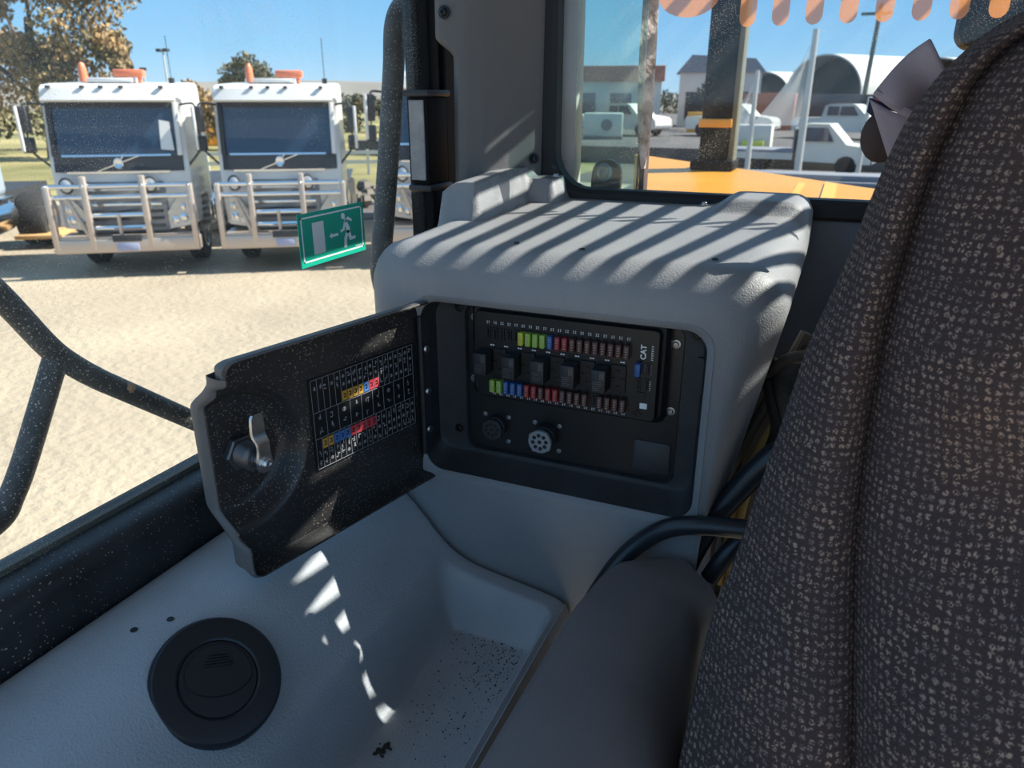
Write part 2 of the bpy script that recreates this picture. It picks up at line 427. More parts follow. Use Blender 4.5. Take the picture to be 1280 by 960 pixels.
g = B(); g.box(-.6425, -.6375, -.5, 1.112, 2.345, 3.44); struct('window_1', g, 'glass_side', smooth=0)

g = B(); g.box(-.012, .50, .96, 1.20, 1.2, 2.39, .02); g.box(-.012, .5, .56, .97, 1.2, 2.12, .03); struct('dark_gap_block', g, 'rubber')  # added dark blocks filling the shaded gap between cabinet and seat
# rear wall under the window, rear glass and its rubber seal
g = B(); g.box(-.62, .95, 1.205, 1.25, 1.2, 2.588, .012, 3); struct('wall_rear', g, 'rear_panel')
g = B(); g.box(-.445, .95, 1.219, 1.225, 2.594, 3.44); rear_glass = struct('window_2', g, 'glass_rear', smooth=0)
def rrect(x0, x1, z0, z1, r, n=6, m=1):
    pts = []
    for cx, cz, a0, (nx, nz) in ((x1 - r, z1 - r, 0, None or (0, 0)), (x0 + r, z1 - r, 90, (0, 0)), (x0 + r, z0 + r, 180, (0, 0)), (x1 - r, z0 + r, 270, (0, 0))):
        arc = [(cx + r * math.cos(R(a0 + 90 * k / n)), cz + r * math.sin(R(a0 + 90 * k / n))) for k in range(n + 1)]
        pts.append(arc)
    out = []
    for i, arc in enumerate(pts):
        out += arc
        nxt = pts[(i + 1) % 4][0]
        for k in range(1, m): out.append((lerp(arc[-1][0], nxt[0], k / m), lerp(arc[-1][1], nxt[1], k / m)))
    return out
seal = B()
# window leans: bottom corner radius .05, seal runs round the pane
lo = []
for x0, x1, z0, z1, r, y in ((-.475, .97, 2.582, 3.46, .05, 1.232), (-.475, .97, 2.582, 3.46, .05, 1.205), (-.468, .963, 2.588, 3.453, .05, 1.198), (-.447, .942, 2.606, 3.43, .06, 1.198), (-.44, .935, 2.612, 3.42, .06, 1.205), (-.44, .935, 2.612, 3.42, .06, 1.232)):
    lo.append([(px, y, pz) for px, pz in rrect(x0, x1, z0, z1, r)])
lo.append(lo[0]); seal.loft(lo, True, False)
struct('window_seal', seal, 'rubber', rear_glass)
# painted trim-reflection band and tinted side pane seen through the rear glass
g = B(); g.box(-.505, -.425, 1.262, 1.30, 2.3, 3.4, .006); struct('reflection_band', g, 'reflect_mauve')
g = B(); g.box(-.425, -.312, 1.262, 1.267, 2.585, 3.4); struct('window_3', g, 'glass_tint', smooth=0)

# corner pillar trim
def trimf(u, z):
    left = lerp(-.572, -.603, sm((z - 2.81) / .03))
    prof = [(left, 1.12), (left + .002, 1.092), (left + .014, 1.082), (-.545, 1.083), (-.52, 1.097), (-.50, 1.125), (-.487, 1.15), (-.472, 1.175), (-.462, 1.195)]
    k = u * (len(prof) - 1); i = min(int(k), len(prof) - 2); t = k - i
    a, b2 = prof[i], prof[i + 1]
    lean = (z - 2.61) * .02
    return (lerp(a[0], b2[0], t) + lean * .5, lerp(a[1], b2[1], t) + lean * .4, z)
tr = B(); tr.grid(trimf, lin(0, 1, 33), [2.60, 2.615, 2.63] + lin(2.65, 2.79, 6) + lin(2.80, 2.85, 9) + lin(2.88, 3.44, 12))
trim_o = struct('pillar_trim', tr, 'trim', smooth=60)
def screw_head(c, n_, r, name, m, parent, hexs=True):
    q = Vector(n_).to_track_quat('Z', 'Y').to_matrix().to_4x4(); q.translation = Vector(c)
    b = B(); b.lathe([(r * 1.5, 0), (r * 1.5, r * .25), (r, r * .3), (r * .95, r * .8), (r * .7, r * 1.0), (r * .35, r * 1.0), (r * .3, r * .6)], seg=14, mtx=q)
    return obj(name, b, m, parent)
screw_head((-.576, 1.082, 2.872), (0, -1, .05), .0062, 'screw', 'dark_screw', trim_o)
screw_head((-.468, 1.178, 2.66), (.75, -.6, .1), .006, 'screw', 'dark_screw', trim_o)

# ================================================================== UNSEEN SLATS added above the rear window to stripe the cabinet top
slat_root = thing('stripe_slats', 'unseen slats added above the rear window to stripe the sunlight', 'shade slats', (.4, 1.5, 3.47))
front = [-.552, -.502, -.452, -.404, -.358, -.312, -.262, -.214, -.167, -.12, -.075, -.03, .015]
back = [-.60, -.54, -.480, -.423, -.368, -.308, -.240, -.170, -.098, -.03, .04, .1, .16]
dz = 3.47 - 2.585
for xf, xb in zip(front, back):
    yf, yb = .70, 1.19
    pf = Vector((xf, yf)) + Vector((SUN_TO.x, SUN_TO.y)) * (dz / SUN_TO.z)
    pb = Vector((xb, yb)) + Vector((SUN_TO.x, SUN_TO.y)) * (dz / SUN_TO.z)
    hw = .0075
    poly = [(pf.x - .03, pf.y - .02), (pf.x - .02, pf.y + .02), (pf.x - .013, pf.y + .05), (pf.x - hw, pf.y + .09), (pb.x - .012, pb.y), (pb.x + .012, pb.y), (pf.x + hw, pf.y + .09), (pf.x + .013, pf.y + .05), (pf.x + .02, pf.y + .02), (pf.x + .03, pf.y - .02)]
    b = B(); b.prism(poly, (0, 0, 3.466), (1, 0, 0), (0, 1, 0), .008)
    obj('slat', b, 'black', slat_root)
b = B(); b.box(.2, 1.1, 1.74, 1.80, 3.44, 3.50, .008); b.box(.865, 1.1, 1.22, 1.76, 3.455, 3.485); b.box(-.5, .185, 1.22, 1.80, 3.46, 3.475); obj('frame', b, 'black', slat_root)  # solid plates added to keep sun off upper trim, armrest and cabinet side

# ================================================================== SIDE CONSOLE
PROF = [(-.606, 2.272), (-.598, 2.283), (-.575, 2.284), (-.54, 2.281), (-.51, 2.275), (-.485, 2.264), (-.465, 2.248), (-.445, 2.226), (-.425, 2.203), (-.405, 2.186), (-.38, 2.174), (-.34, 2.166), (-.30, 2.160), (-.262, 2.153), (-.247, 2.146), (-.241, 2.135), (-.240, 2.06)]
def conz(x, y):
    z = sinterp(x, PROF)
    if x < -.44: return z
    s1 = sm((x + .412) / .034); s2 = sm((-.2515 - x) / .018); s3 = sm((.722 - y) / .034)
    return lerp(z, 2.100 + .004 * sm((y - .55) / .2), s1 * s2 * s3)
xs = sorted(set([p[0] for p in PROF] + lin(-.60, -.245, 110) + [-.2405]))
con = thing('side_console', 'pale blue-grey moulded side console with a long storage tray', 'console', (-.42, .3, 2.05))
b = B(); b.grid(lambda x, y: (x, min(y, .7455), conz(x, y) - (0 if y < .7405 else .001 if y < .744 else .004 if y < .7458 else .09)), xs, lin(-.25, .64, 26) + lin(.65, .7405, 34) + [.7435, .7455, .7460])
obj('body', b, 'console', con, smooth=50)
for cx, cy in ((-.535, .405), (-.552, .378)):
    z = conz(cx, cy); b = B(); b.lathe([(.0036, .0004), (.003, .001), (.0024, .0008), (.0022, .0002)], (cx, cy, z), 12); obj('screw_hole', b, 'plate', con)

# air vent
VN = Vector((.62, -.16, .77)).normalized()
VC = Vector((-.462, .384, 2.250))
vent = thing('air_vent', 'round black adjustable air vent set in the side console', 'air vent', VC)
VQ = VN.to_track_quat('Z', 'Y').to_matrix().to_4x4()
VX = (Vector((0, 1, 0)) - VN * VN.y).normalized()     # dial right along +Y
VX = (Vector((.55, .8, -.3)) - VN * Vector((.55, .8, -.3)).dot(VN)).normalized()
VY = VN.cross(VX)
VM = Matrix((VX, VY, VN)).transposed().to_4x4(); VM.translation = VC
b = B(); b.lathe([(.052, -.02), (.0585, -.012), (.0588, .002), (.0578, .0048), (.0558, .0068), (.050, .0076), (.0372, .0078), (.0362, .0070), (.0352, .0066), (.0352, .002)], seg=64, mtx=VM); obj('outer_ring', b, 'vent', vent)
b = B()
for k in range(90):
    a = 2 * PI * k / 90; q = VM @ Matrix.Rotation(a, 4, 'Z')
    b.box(.0575, .0590, -.0007, .0007, -.010, .001, mtx=q)
obj('knurling', b, 'vent', vent, kind='stuff')
b = B(); b.lathe([(.0347, 0), (.0347, .0058), (.0340, .0066), (.020, .0072), (0.0005, .0075)], seg=48, mtx=VM); obj('dial', b, 'vent', vent)
fl = B(); arc = []
for k in range(25):
    a = R(lerp(200, 340, k / 24)); arc.append((.0315 * math.cos(a) * 0.98, .004 + .021 * math.sin(a)))
top = [(.0305 * math.cos(R(lerp(8, 172, k / 24))), .0305 * math.sin(R(lerp(8, 172, k / 24)))) for k in range(25)]
pl = [VM @ Vector((x, y, .0078)) for x, y in arc + top]
fl.loft([[p - VN * .003 for p in pl], pl, [VM @ Vector((x * .97, (y - .01) * .97 + .01, .0092)) for x, y in arc + top]])
flap = obj('flap', fl, 'vent', vent)
b = B()
for i, (hw, yy) in enumerate(((.013, .011), (.0125, .0135), (.0115, .016), (.0095, .0185), (.007, .021))): b.box(-hw, hw, yy - .0008, yy + .0008, .009, .0112, .0003, 1, mtx=VM)
obj('grip_rib', b, 'vent', flap)

# dirt clump in the tray
b = B()
for k in range(26):
    a = random.random() * 6.28; r = random.random() ** .7 * .009
    b.ball((-.362 + r * math.cos(a), .492 + r * math.sin(a) * 1.2, conz(-.362, .492) + .0012), random.uniform(.0008, .0024), (1, 1.2, .8), 6, 4)
single('dirt_clump', b, 'dirt', 'small dark clump of dirt lying on the console tray floor', 'dirt')
b = B()
for k in range(420):
    x = -.28 - abs(random.gauss(0, .045)); y = .69 - abs(random.gauss(0, .09))
    if x < -.375: continue
    b.ball((x, y, conz(x, y) + .0003), random.uniform(.0003, .0012), (1, 1, .7), 4, 3)
o = single('grit', b, 'dirt', 'scattered dark grit across the console tray floor', 'grit'); o['kind'] = 'stuff'

# ================================================================== FUSE CABINET
cab = thing('fuse_cabinet', 'grey moulded cabinet with its door hanging open beside the seat', 'cabinet', (-.285, .95, 2.06))
NM = 64
def ring(x0, x1, z0, z1, r, y): return [(px, y, pz) for px, pz in rrect(x0, x1, z0, z1, r, 6, NM)]
Z0 = 1.95
RG = [ring(-.548, -.028, Z0, 2.597, .030, 1.203)]
for y in lin(1.19, .84, 46): RG.append(ring(lerp(-.545, -.536, (1.19 - y) / .35), -.028, Z0, lerp(2.596, 2.587, (1.19 - y) / .35), lerp(.032, .05, sm((1.19 - y) / .2)), y))
for a in lin(8, 90, 9):
    i = .052 * (1 - math.cos(R(a))); y = .806 - .052 * math.sin(R(a)) 
    RG.append(ring(-.536 + i, -.028 - i, Z0, 2.587 - i, .05, y))
RG.append(ring(-.470, -.094, Z0 + .2, 2.530, .030, .7535))
def bumpz(x, y):
    h = .052 * sm((-.458 - x) / .016) * sm((y - .950) / .016) * sm((x + .550) / .008)
    h = max(h, .036 * sm((-.412 - x) / .012) * sm((y - 1.135) / .014))
    h += .017 * sm((x + .175) / .04) * sm((y - 1.105 + .10 * (x + .03)) / .02) 
    h += .006 * sm((x + .22) / .1) * sm((y - 1.0) / .2)
    return h
RG = [[(x, y, z + (bumpz(x, y) if z > 2.57 else 0)) for x, y, z in lp] for lp in RG]
RG = [[(x - .19 * max(0, min(.3, 2.545 - z)) * sm((x + .098) / .07), y, z) for x, y, z in lp] for lp in RG]
b = B(); b.loft(RG, True, False)
# lower panel and opening lip
LIP = [ring(-.470, -.094, Z0 + .2, 2.530, .030, .7535), ring(-.462, -.094, 2.286, 2.531, .028, .7525), ring(-.455, -.097, 2.291, 2.528, .026, .7535), ring(-.449, -.102, 2.296, 2.523, .024, .758)]
b.loft(LIP, True, False)
cover = obj('cover', b, 'grey_plastic', cab, smooth=50)
b = B(); b.loft([ring(-.449, -.102, 2.296, 2.523, .024, .758), ring(-.446, -.106, 2.305, 2.521, .022, .775), ring(-.444, -.108, 2.313, 2.519, .022, .788), ring(-.440, -.110, 2.315, 2.517, .022, .790), ring(-.405, -.131, 2.319, 2.5155, .014, .7905), ring(-.4035, -.1325, 2.3205, 2.514, .013, .793), ring(-.4035, -.1325, 2.3205, 2.514, .013, .800)], True, False)
obj('recess', b, 'recess', cab, smooth=40)
b = B(); b.loft([ring(-.4045, -.1315, 2.320, 2.515, .012, .797), ring(-.4045, -.1315, 2.320, 2.515, .012, .801)]); obj('mounting_plate', b, 'plate', cab)
b = B(); b.loft([[(x, .7975, z) for x, z in rrect(-.183, -.138, 2.328, 2.369, .005)], [(x, .7955, z) for x, z in rrect(-.183, -.138, 2.328, 2.369, .005)], [(x, .7948, z) for x, z in rrect(-.182, -.139, 2.329, 2.368, .005)]]); obj('blank_cover', b, 'blank', cab, label='charcoal square blanking cover')
for x, z in ((-.394, 2.497), (-.396, 2.415), (-.142, 2.494), (-.142, 2.412)): screw_head((x, .797, z), (0, -1, 0), .0034, 'plate_screw', 'screw', cab)
for x, z in ((-.412, 2.510), (-.416, 2.344), (-.118, 2.510)): screw_head((x, .7905, z), (0, -1, 0), .0042, 'flange_screw', 'dark_screw', cab)
b = B(); b.loft([[(x, y, z) for x, z in rrect(-.1165, -.108, 2.44, 2.485, .003)] for y in (.790, .786)]); obj('catch_slot', b, 'recess', cab)
for x, y in ((-.349, .805), (-.264, .80), (-.112, .80)):
    b = B(); b.lathe([(.0042, .0006), (.0034, .0012), (.003, .0008), (.0026, .0002)], (x, y + .02, 2.5875), 12); obj('plug_hole', b, 'plate', cab)
for x, y in ((-.428, 1.175), (-.186, 1.182)):
    screw_head((x, y, 2.597 + bumpz(x, y)), (0, 0, 1), .0048, 'cover_screw', 'screw', cab)

# ---- door: local frame s (away from hinge), t (up), h (towards the inner face)
HP = Vector((-.452, .7555, 2.287)); ES = Vector((-.213, -.977, 0)).normalized(); ET = Vector((0, 0, 1)); EN = Vector((.977, -.213, 0)).normalized()
DW, DH = .280, .236
def D(s, t, h): return HP + ES * s + ET * t + EN * h
DC = (.260, .126)
def doorh(s, t):
    d = math.hypot(s - DC[0], t - DC[1])
    dish = -.026 * (1 - sm((d - .058) / .022))
    rim = max(sm((.006 - t) / .0045), sm((t - DH + .006) / .0045), sm((s - DW + .006) / .0045)) * .019
    if s > DW - .02:
        cut = 1 - sm((.089 - abs(t - DC[1])) / .008); rim = rim * cut
    return dish + rim
ss = sorted(set([round(v, 5) for v in lin(0, .15, 12) + lin(.155, DW - .008, 44) + [DW - .0065, DW - .005, DW - .0035, DW - .002, DW]]))
ts = sorted(set([round(v, 5) for v in [0, .002, .0035, .005, .0065] + lin(.009, DH - .009, 60) + [DH - .0065, DH - .005, DH - .0035, DH - .002, DH]]))
def rnd(s, t):  # rounded corners at the free end
    r = .014
    if s > DW - r:
        e = s - (DW - r)
        for tt, sg in ((r, 1), (DH - r, -1)):
            pass
        c = r - math.sqrt(max(0, r * r - e * e))
        if t < r: t = t + c * (1 - t / r)
        elif t > DH - r: t = t - c * (1 - (DH - t) / r)
    return s, t
b = B()
def doorp(s, t):
    h = doorh(s, t); s2, t2 = rnd(s, t); return D(s2, t2, h)
b.grid(doorp, ss, ts)
door = obj('door', b, ['door_in', 'door_out'], cab, smooth=40)
sol = door.modifiers.new('thick', 'SOLIDIFY'); sol.thickness = .0042; sol.material_offset = 1; sol.material_offset_rim = 1
# the inner face must look towards +EN
nrm = door.data.polygons[len(door.data.polygons) // 2].normal
if nrm.dot(EN) < 0: door.data.flip_normals()
sol.offset = -1
# thick textured free edge, bulging outwards round the latch bowl
def edge(k, t):
    hi = doorh(DW, t); bow = 1 - sm((abs(t - DC[1]) - .052) / .038)
    ho = -.011 - .036 * bow
    _, t2 = rnd(DW, t)
    return D(DW + (.0008, .0045, .0050, .0030, -.014, -.075)[k], t2, lerp(hi, ho, (0, .18, .6, .9, 1.02, 1.0)[k]) + (.012 * bow if k == 5 else 0))
b = B(); b.grid(edge, range(6), ts); obj('edge_band', b, 'door_out', door, smooth=60)
# hinge
b = B(); b.box(-.004, .004, -.001, .001, 0, 1)
b = B()
for (s0, s1) in ((-.004, .003),):
    b.prism([(s0, .03), (s0 - .012, .045), (s0 - .012, DH - .035), (s0, DH - .02), (s1, DH - .02), (s1, .03)], D(0, 0, .003), ES, ET, .0016)
b.cyl(D(.001, .03, .004), D(.001, DH - .02, .004), .0028, seg=10)
hin = obj('hinge_plate', b, 'dark_trim', door)
for t in (.062, .115, .172):
    q = EN.to_track_quat('Z', 'Y').to_matrix().to_4x4(); q.translation = D(-.0085, t, .0046)
    b = B(); b.lathe([(.0054, 0), (.0054, .0008), (.0044, .0022), (.0020, .0031), (.0002, .0033)], seg=14, mtx=q); obj('hinge_rivet', b, 'steel', door)
# latch
LB = (.250, .125)
def lq(h): q = Matrix((ES, ET, EN)).transposed().to_4x4(); q.translation = D(LB[0], LB[1], h); return q
b = B(); b.lathe([(.0180, 0), (.0192, .0015), (.0192, .0085), (.0175, .0100), (.0125, .0102)], seg=6, mtx=lq(-.026)); obj('latch_nut', b, 'dull_steel', door)
b = B(); pr = []
for k in range(12): pr += [(.0140, .0095 + k * .0016), (.0128, .0103 + k * .0016)]
pr += [(.0095, .0292), (.0095, .031), (.0078, .0312), (.0078, .0345), (.0068, .0346), (.0068, .042)]
b.lathe(pr, seg=24, mtx=lq(-.026)); obj('latch_barrel', b, 'dull_steel', door)
# cam lever: flat bar with a jog, pointing up and leaning to the free edge
def lev(u, v, h): return D(LB[0] - .002 * u / .05 + v, LB[1] + u, h)
loops = []
for u, wd, h in ((-.0105, .0035, .0165), (-.009, .0065, .0165), (-.004, .0088, .0165), (.003, .009, .0165), (.010, .0075, .0165), (.017, .0072, .0165), (.021, .0075, .0160), (.026, .0080, .0110), (.030, .0082, .0095), (.040, .0078, .0092), (.046, .0074, .0092), (.0495, .0055, .0092), (.0505, .003, .0092)):
    loops.append([lev(u, -wd, h), lev(u, -wd * .9, h + .003), lev(u, wd * .9, h + .003), lev(u, wd, h), lev(u, wd * .9, h - .0006), lev(u, -wd * .9, h - .0006)])
b = B(); b.loft(loops); obj('cam_lever', b, 'steel', door, label='shiny steel cam lever')
b = B(); b.lathe([(.0075, 0), (.0075, .0012), (.0058, .0014), (.0058, .0050), (.0045, .0064), (.0022, .0064), (.002, .005)], seg=8, mtx=lq(.0195)); obj('cam_screw', b, 'steel', door)
# fuse chart sticker
CS0, CS1, CT0, CT1 = .172, .014, .078, .183
def chart(u, v, h=.0012): return D(lerp(CS0, CS1, u), lerp(CT1, CT0, v), h)
def cquad(b, u0, u1, v0, v1, h=.0012, th=.0003):
    a = [chart(u0, v0, h), chart(u1, v0, h), chart(u1, v1, h), chart(u0, v1, h)]
    b.loft([a, [p + EN * th for p in a]])
b = B(); cquad(b, -.02, 1.02, -.02, 1.02, .0003, .0008); sticker = obj('fuse_chart', b, 'plate', door, label='black fuse chart sticker with coloured cells', smooth=0)
b = B(); lw = .0022
for v in (0, .36, .655, 1.0): cquad(b, 0, 1, v - lw * .9, v + lw * .9)
NC = 19
for k in range(NC + 1):
    u = k / NC
    cquad(b, u - lw * .5, u + lw * .5, 0, .36); cquad(b, u - lw * .5, u + lw * .5, .655, 1)
for k in range(10): cquad(b, k / 9 - lw * .5, k / 9 + lw * .5, .36, .655)
obj('chart_grid', b, 'grid_print', sticker, smooth=0, kind='stuff')
b = B()
def sym(u, v, r):   # small pictogram: ring or strokes
    k = random.random()
    c = chart(u, v, .0013)
    if k < .4:
        ring_ = [[c + (ES * math.cos(2 * PI * i / 10) + ET * math.sin(2 * PI * i / 10)) * q for i in range(10)] for q in (r, r * .72)]
        b.loft(ring_, True, False); cquad(b, u - .004, u + .004, v - .02, v + .012, .0013, .0001)
    else:
        for i in range(3):
            uu = u + random.uniform(-.012, .012); vv = v + random.uniform(-.03, .03)
            if random.random() < .5: cquad(b, uu - .010, uu + .010, vv - .005, vv + .005, .0013, .0001)
            else: cquad(b, uu - .0025, uu + .0025, vv - .022, vv + .022, .0013, .0001)
for k in range(NC):
    u = (k + .5) / NC
    for v in (.07, .16) if k > 3 else (.1,): sym(u, v, .0020)
    for v in (.83, .93): sym(u, v, .0021)
    if k > 10: sym(u, .28, .002); sym(u, .73, .002)
for k in range(9): sym((k + .5) / 9, .44, .0026); sym((k + .5) / 9, .57, .0026)
obj('chart_symbol', b, 'grid_print', sticker, smooth=0, kind='stuff')
top = {5: 'amber_print', 6: 'amber_print', 7: 'amber_print', 8: 'amber_print', 9: 'blue_print', 10: 'red_print', 11: 'red_print'}
bot = {1: 'amber_print', 2: 'amber_print', 3: 'blue_print', 4: 'blue_print', 5: 'blue_print', 6: 'red_print', 7: 'red_print', 8: 'red_print', 9: 'red_print', 10: 'red_print'}
for tab, v0, v1 in ((top, .235, .345), (bot, .675, .785)):
    for k, mm in tab.items():
        b = B(); cquad(b, (k + .1) / NC, (k + .9) / NC, v0, v1, .0013, .0003); obj('chart_cell', b, mm, sticker, smooth=0)
        b = B()
b = B()
for tab, v0, v1 in ((top, .235, .345), (bot, .675, .785)):
    for k in tab:
        u = (k + .5) / NC
        cquad(b, u - .010, u + .010, v0 + .028, v0 + .042, .0017, .0001); cquad(b, u - .010, u + .010, v0 + .062, v0 + .076, .0017, .0001); cquad(b, u + .004, u + .010, v0 + .028, v0 + .076, .0017, .0001)
obj('cell_print', b, 'plate', sticker, smooth=0, kind='stuff')

# ================================================================== FUSE BLOCK
fb = thing('fuse_block', 'black fuse and relay block with rows of coloured blade fuses', 'fuse box', (-.27, .79, 2.40))
b = B()
b.loft([[(x, y, z) for x, z in rrect(x0, x1, z0, z1, r)] for x0, x1, z0, z1, r, y in ((-.392, -.146, 2.398, 2.526, .012, .797), (-.392, -.146, 2.398, 2.526, .012, .788), (-.389, -.149, 2.401, 2.523, .011, .785), (-.387, -.151, 2.404, 2.5205, .010, .783), (-.384, -.1545, 2.4035, 2.5135, .007, .7835), (-.383, -.156, 2.4035, 2.513, .006, .777), (-.382, -.157, 2.4045, 2.512, .006, .776))])
obj('housing', b, 'plate', fb)
X0, DX, FY = -.3655, .00916, .776
def fuse(x, z, m, h=.0165):
    b = B(); b.box(x - .0033, x + .0033, .7655, .774, z - h / 2, z + h / 2, .0016, 2); b.box(x - .0036, x + .0036, .774, .7762, z - h / 2 + .001, z + h / 2 - .001)
    return obj('fuse', b, m, fb)
def slot(x, z):
    b = B(); b.box(x - .0033, x + .0033, .7745, .7765, z - .0075, z + .0075); b.box(x - .0009, x + .0009, .772, .776, z - .005, z + .005); return obj('fuse_slot', b, 'f_black', fb)
marks = B()
row1 = [None] * 5 + ['f_yellow', 'f_lime', 'f_lime', 'f_lime', 'f_blue', 'f_red', 'f_red'] + ['f_brown'] * 8
row2 = ['f_lime', 'f_lime', 'f_blue', 'f_blue', 'f_blue', 'f_red', 'f_red', 'f_brown', 'f_red', 'f_red'] + ['f_brown'] * 4 + [None] + ['f_brown'] * 4
NAME = {'f_yellow': 'yellow fuse', 'f_lime': 'lime green fuse', 'f_blue': 'blue fuse', 'f_red': 'red fuse', 'f_brown': 'brown fuse'}
pm = B()
def digits(b, x, z, w_, h_, y):
    for dx in (-w_ * .3, w_ * .3):
        k = random.random(); t = .00035
        b.box(x + dx - t, x + dx + t, y - .0002, y, z - h_ / 2, z + h_ / 2)
        if k > .3: b.box(x + dx - w_ * .18, x + dx + w_ * .18, y - .0002, y, z + h_ / 2 - 2 * t, z + h_ / 2)
        if k < .7: b.box(x + dx - w_ * .18, x + dx + w_ * .18, y - .0002, y, z - h_ / 2, z - h_ / 2 + 2 * t)
for i, mm in enumerate(row1):
    x = X0 + DX * i
    if mm: fuse(x, 2.4862, mm)['label'] = NAME[mm]
    else: slot(x, 2.4862)
    digits(marks, x, 2.4998, .0042, .0034, .7760)
    if mm:
        for q in range(4): pm.box(x - .0011, x + .0011, .7652, .7656, 2.4810 + q * .003, 2.4820 + q * .003)
for i, mm in enumerate(row2):
    x = -.3575 + DX * i
    if mm: fuse(x, 2.4208, mm)['label'] = NAME[mm]
    else: slot(x, 2.4208)
    digits(marks, x - .0005, 2.4082, .0042, .003, .7760)
    if mm:
        for q in range(4): pm.box(x - .0011, x + .0011, .7652, .7656, 2.4155 + q * .003, 2.4165 + q * .003)
obj('fuse_number', marks, 'fuse_number', fb, smooth=0, kind='stuff')
obj('fuse_print', pm, 'grid_print', fb, smooth=0, kind='stuff')
rm = B()
for i in range(5):
    x = -.368 + .0372 * i
    b = B(); b.box(x - .0086, x + .0086, .754, .776, 2.4375, 2.4655, .0012, 2); rl = obj('relay', b, 'relay', fb)
    for q in range(5): rm.box(x - .006, x + .006 - .004 * random.random(), .7537, .7541, 2.4410 + q * .0025, 2.4418 + q * .0025)
    for q in range(3): rm.box(x + .002 + q * .0018, x + .003 + q * .0018, .7537, .7541, 2.4545, 2.4630)
    b = B(); b.box(x + .0095, x + .0275, .7735, .7765, 2.436, 2.468, .0005, 1)
    for (ax, az) in ((.0125, .452), (.0245, .452), (.0185, .461), (.0185, .442)): b.box(x + ax - .002, x + ax + .002, .772, .7736, 2 + az - .0007, 2 + az + .0007)
    obj('relay_socket', b, 'f_black', fb)
obj('relay_print', rm, 'dull_steel', fb, smooth=0, kind='stuff')
b = B()
for i in range(11):
    x = -.360 + .0181 * i
    b.box(x - .0026, x - .0004, .7754, .7760, 2.4706, 2.4722); b.box(x + .0004, x + .0026, .7754, .7760, 2.4706, 2.4722)
obj('relay_number', b, 'fuse_number', fb, smooth=0, kind='stuff')
# embossed ticks around the rows
b = B()
for i in range(44): b.box(-.366 + i * .0041, -.3645 + i * .0041, .7755, .7762, 2.4742, 2.4752)
for i in range(40): b.box(-.364 + i * .0044, -.3625 + i * .0044, .7755, .7762, 2.4335, 2.4345)
obj('socket_rib', b, 'relay', fb, smooth=0, kind='stuff')
def on_block(x, z, rot): 
    m = Matrix.Rotation(R(90), 4, 'X'); m2 = Matrix.Rotation(R(-rot), 4, 'Y'); mm = m2 @ m; mm = Matrix.Translation((x, .7757, z)) @ mm; return mm
obj('maker_mark', text_bm('CAT', .0088, on_block(-.1735, 2.4865, 90)), 'white_print', fb, smooth=0)
b = B()
for (x, z0, z1) in ((-.1635, 2.478, 2.496), (-.1645, 2.461, 2.474), (-.170, 2.4625, 2.472), (-.1645, 2.4415, 2.454), (-.1700, 2.4435, 2.453)):
    z = z0
    while z < z1 - .001:
        b.box(x - .0012, x + .0012, .7755, .776, z, z + .0010); b.box(x - .0012, x - .0006, .7755, .776, z, z + .0018); z += .0026
obj('spare_print', b, 'fuse_number', fb, smooth=0, kind='stuff')
fuse(-.1775, 2.4670, 'f_blue', .0155)['label'] = 'blue spare fuse'
slot(-.1672, 2.4672); slot(-.1775, 2.448); slot(-.1680, 2.448)
b = B(); b.box(-.1790, -.1690, .7745, .7765, 2.4305, 2.4385); obj('puller_slot', b, 'f_black', fb)
b = B(); b.box(-.1742, -.1655, .7745, .7762, 2.4185, 2.4255, .0006, 1); obj('white_tag', b, 'white_print', fb)
b = B(); b.lathe([(.0055, 0), (.005, .001), (.002, .001), (.0018, -.001)], seg=4, mtx=on_block(-.177, 2.4115, 0) @ Matrix.Scale(1, 4)); obj('keyed_hole', b, 'f_black', fb)
for x in (-.33, -.265, -.2):
    b = B(); b.box(x - .006, x + .006, .7815, .784, 2.5145, 2.5185, .0005, 1); obj('lid_clip', b, 'relay', fb)
b = B(); b.box(-.158, -.15, .784, .790, 2.452, 2.462, .001, 1); obj('lid_latch', b, 'relay', fb)

# ================================================================== CONNECTORS
def connector(x, z, m, lab, y0, y1, r):
    t = thing('round_connector', lab, 'connector', (x, .797, z - r))
    q = Matrix.Translation((x, .797, z)) @ Matrix.Rotation(R(90), 4, 'X')
    L = .797 - y1
    b = B(); b.lathe([(r * 1.02, 0), (r * 1.05, .001), (r * 1.05, L * .55), (r * .98, L * .6), (r * .98, L)], seg=28, mtx=q); obj('shell', b, 'dark_trim', t)
    b = B(); b.lathe([(r, L - .003), (r, L + .0012), (r * .94, L + .002), (r * .82, L + .002), (r * .8, L + .0012), (0.0002, L + .0012)], seg=28, mtx=q); face = obj('face', b, m, t)
    b = B()
    for k in range(4):
        a = R(45 + 90 * k + 12)
        b.box(r * .92, r * 1.06, -.002, .002, L - .002, L + .0018, mtx=q @ Matrix.Rotation(a, 4, 'Z'))
    obj('key_tab', b, m, t)
    for k in range(9):
        a = R(40 * k + 10) if k < 8 else 0; a = R(45 * k + 8); rr = r * .58 if k < 8 else 0
        qq = q @ Matrix.Translation((rr * math.cos(a), rr * math.sin(a), L))
        b = B(); b.lathe([(r * .17, .0006), (r * .17, .0016), (r * .13, .0018), (r * .12, .0015)], seg=12, mtx=qq); obj('pin_socket', b, 'f_black', t)
    for dx, dz2 in ((-.0165, .0135), (.0165, .0135), (.0165, -.0205)): screw_head((x + dx, .797, z + dz2), (0, -1, 0), .0021, 'screw', 'screw', t)
    return t
connector(-.3645, 2.3545, 'blank', 'black nine-pin round socket on the black mounting plate', .797, .782, .0135)
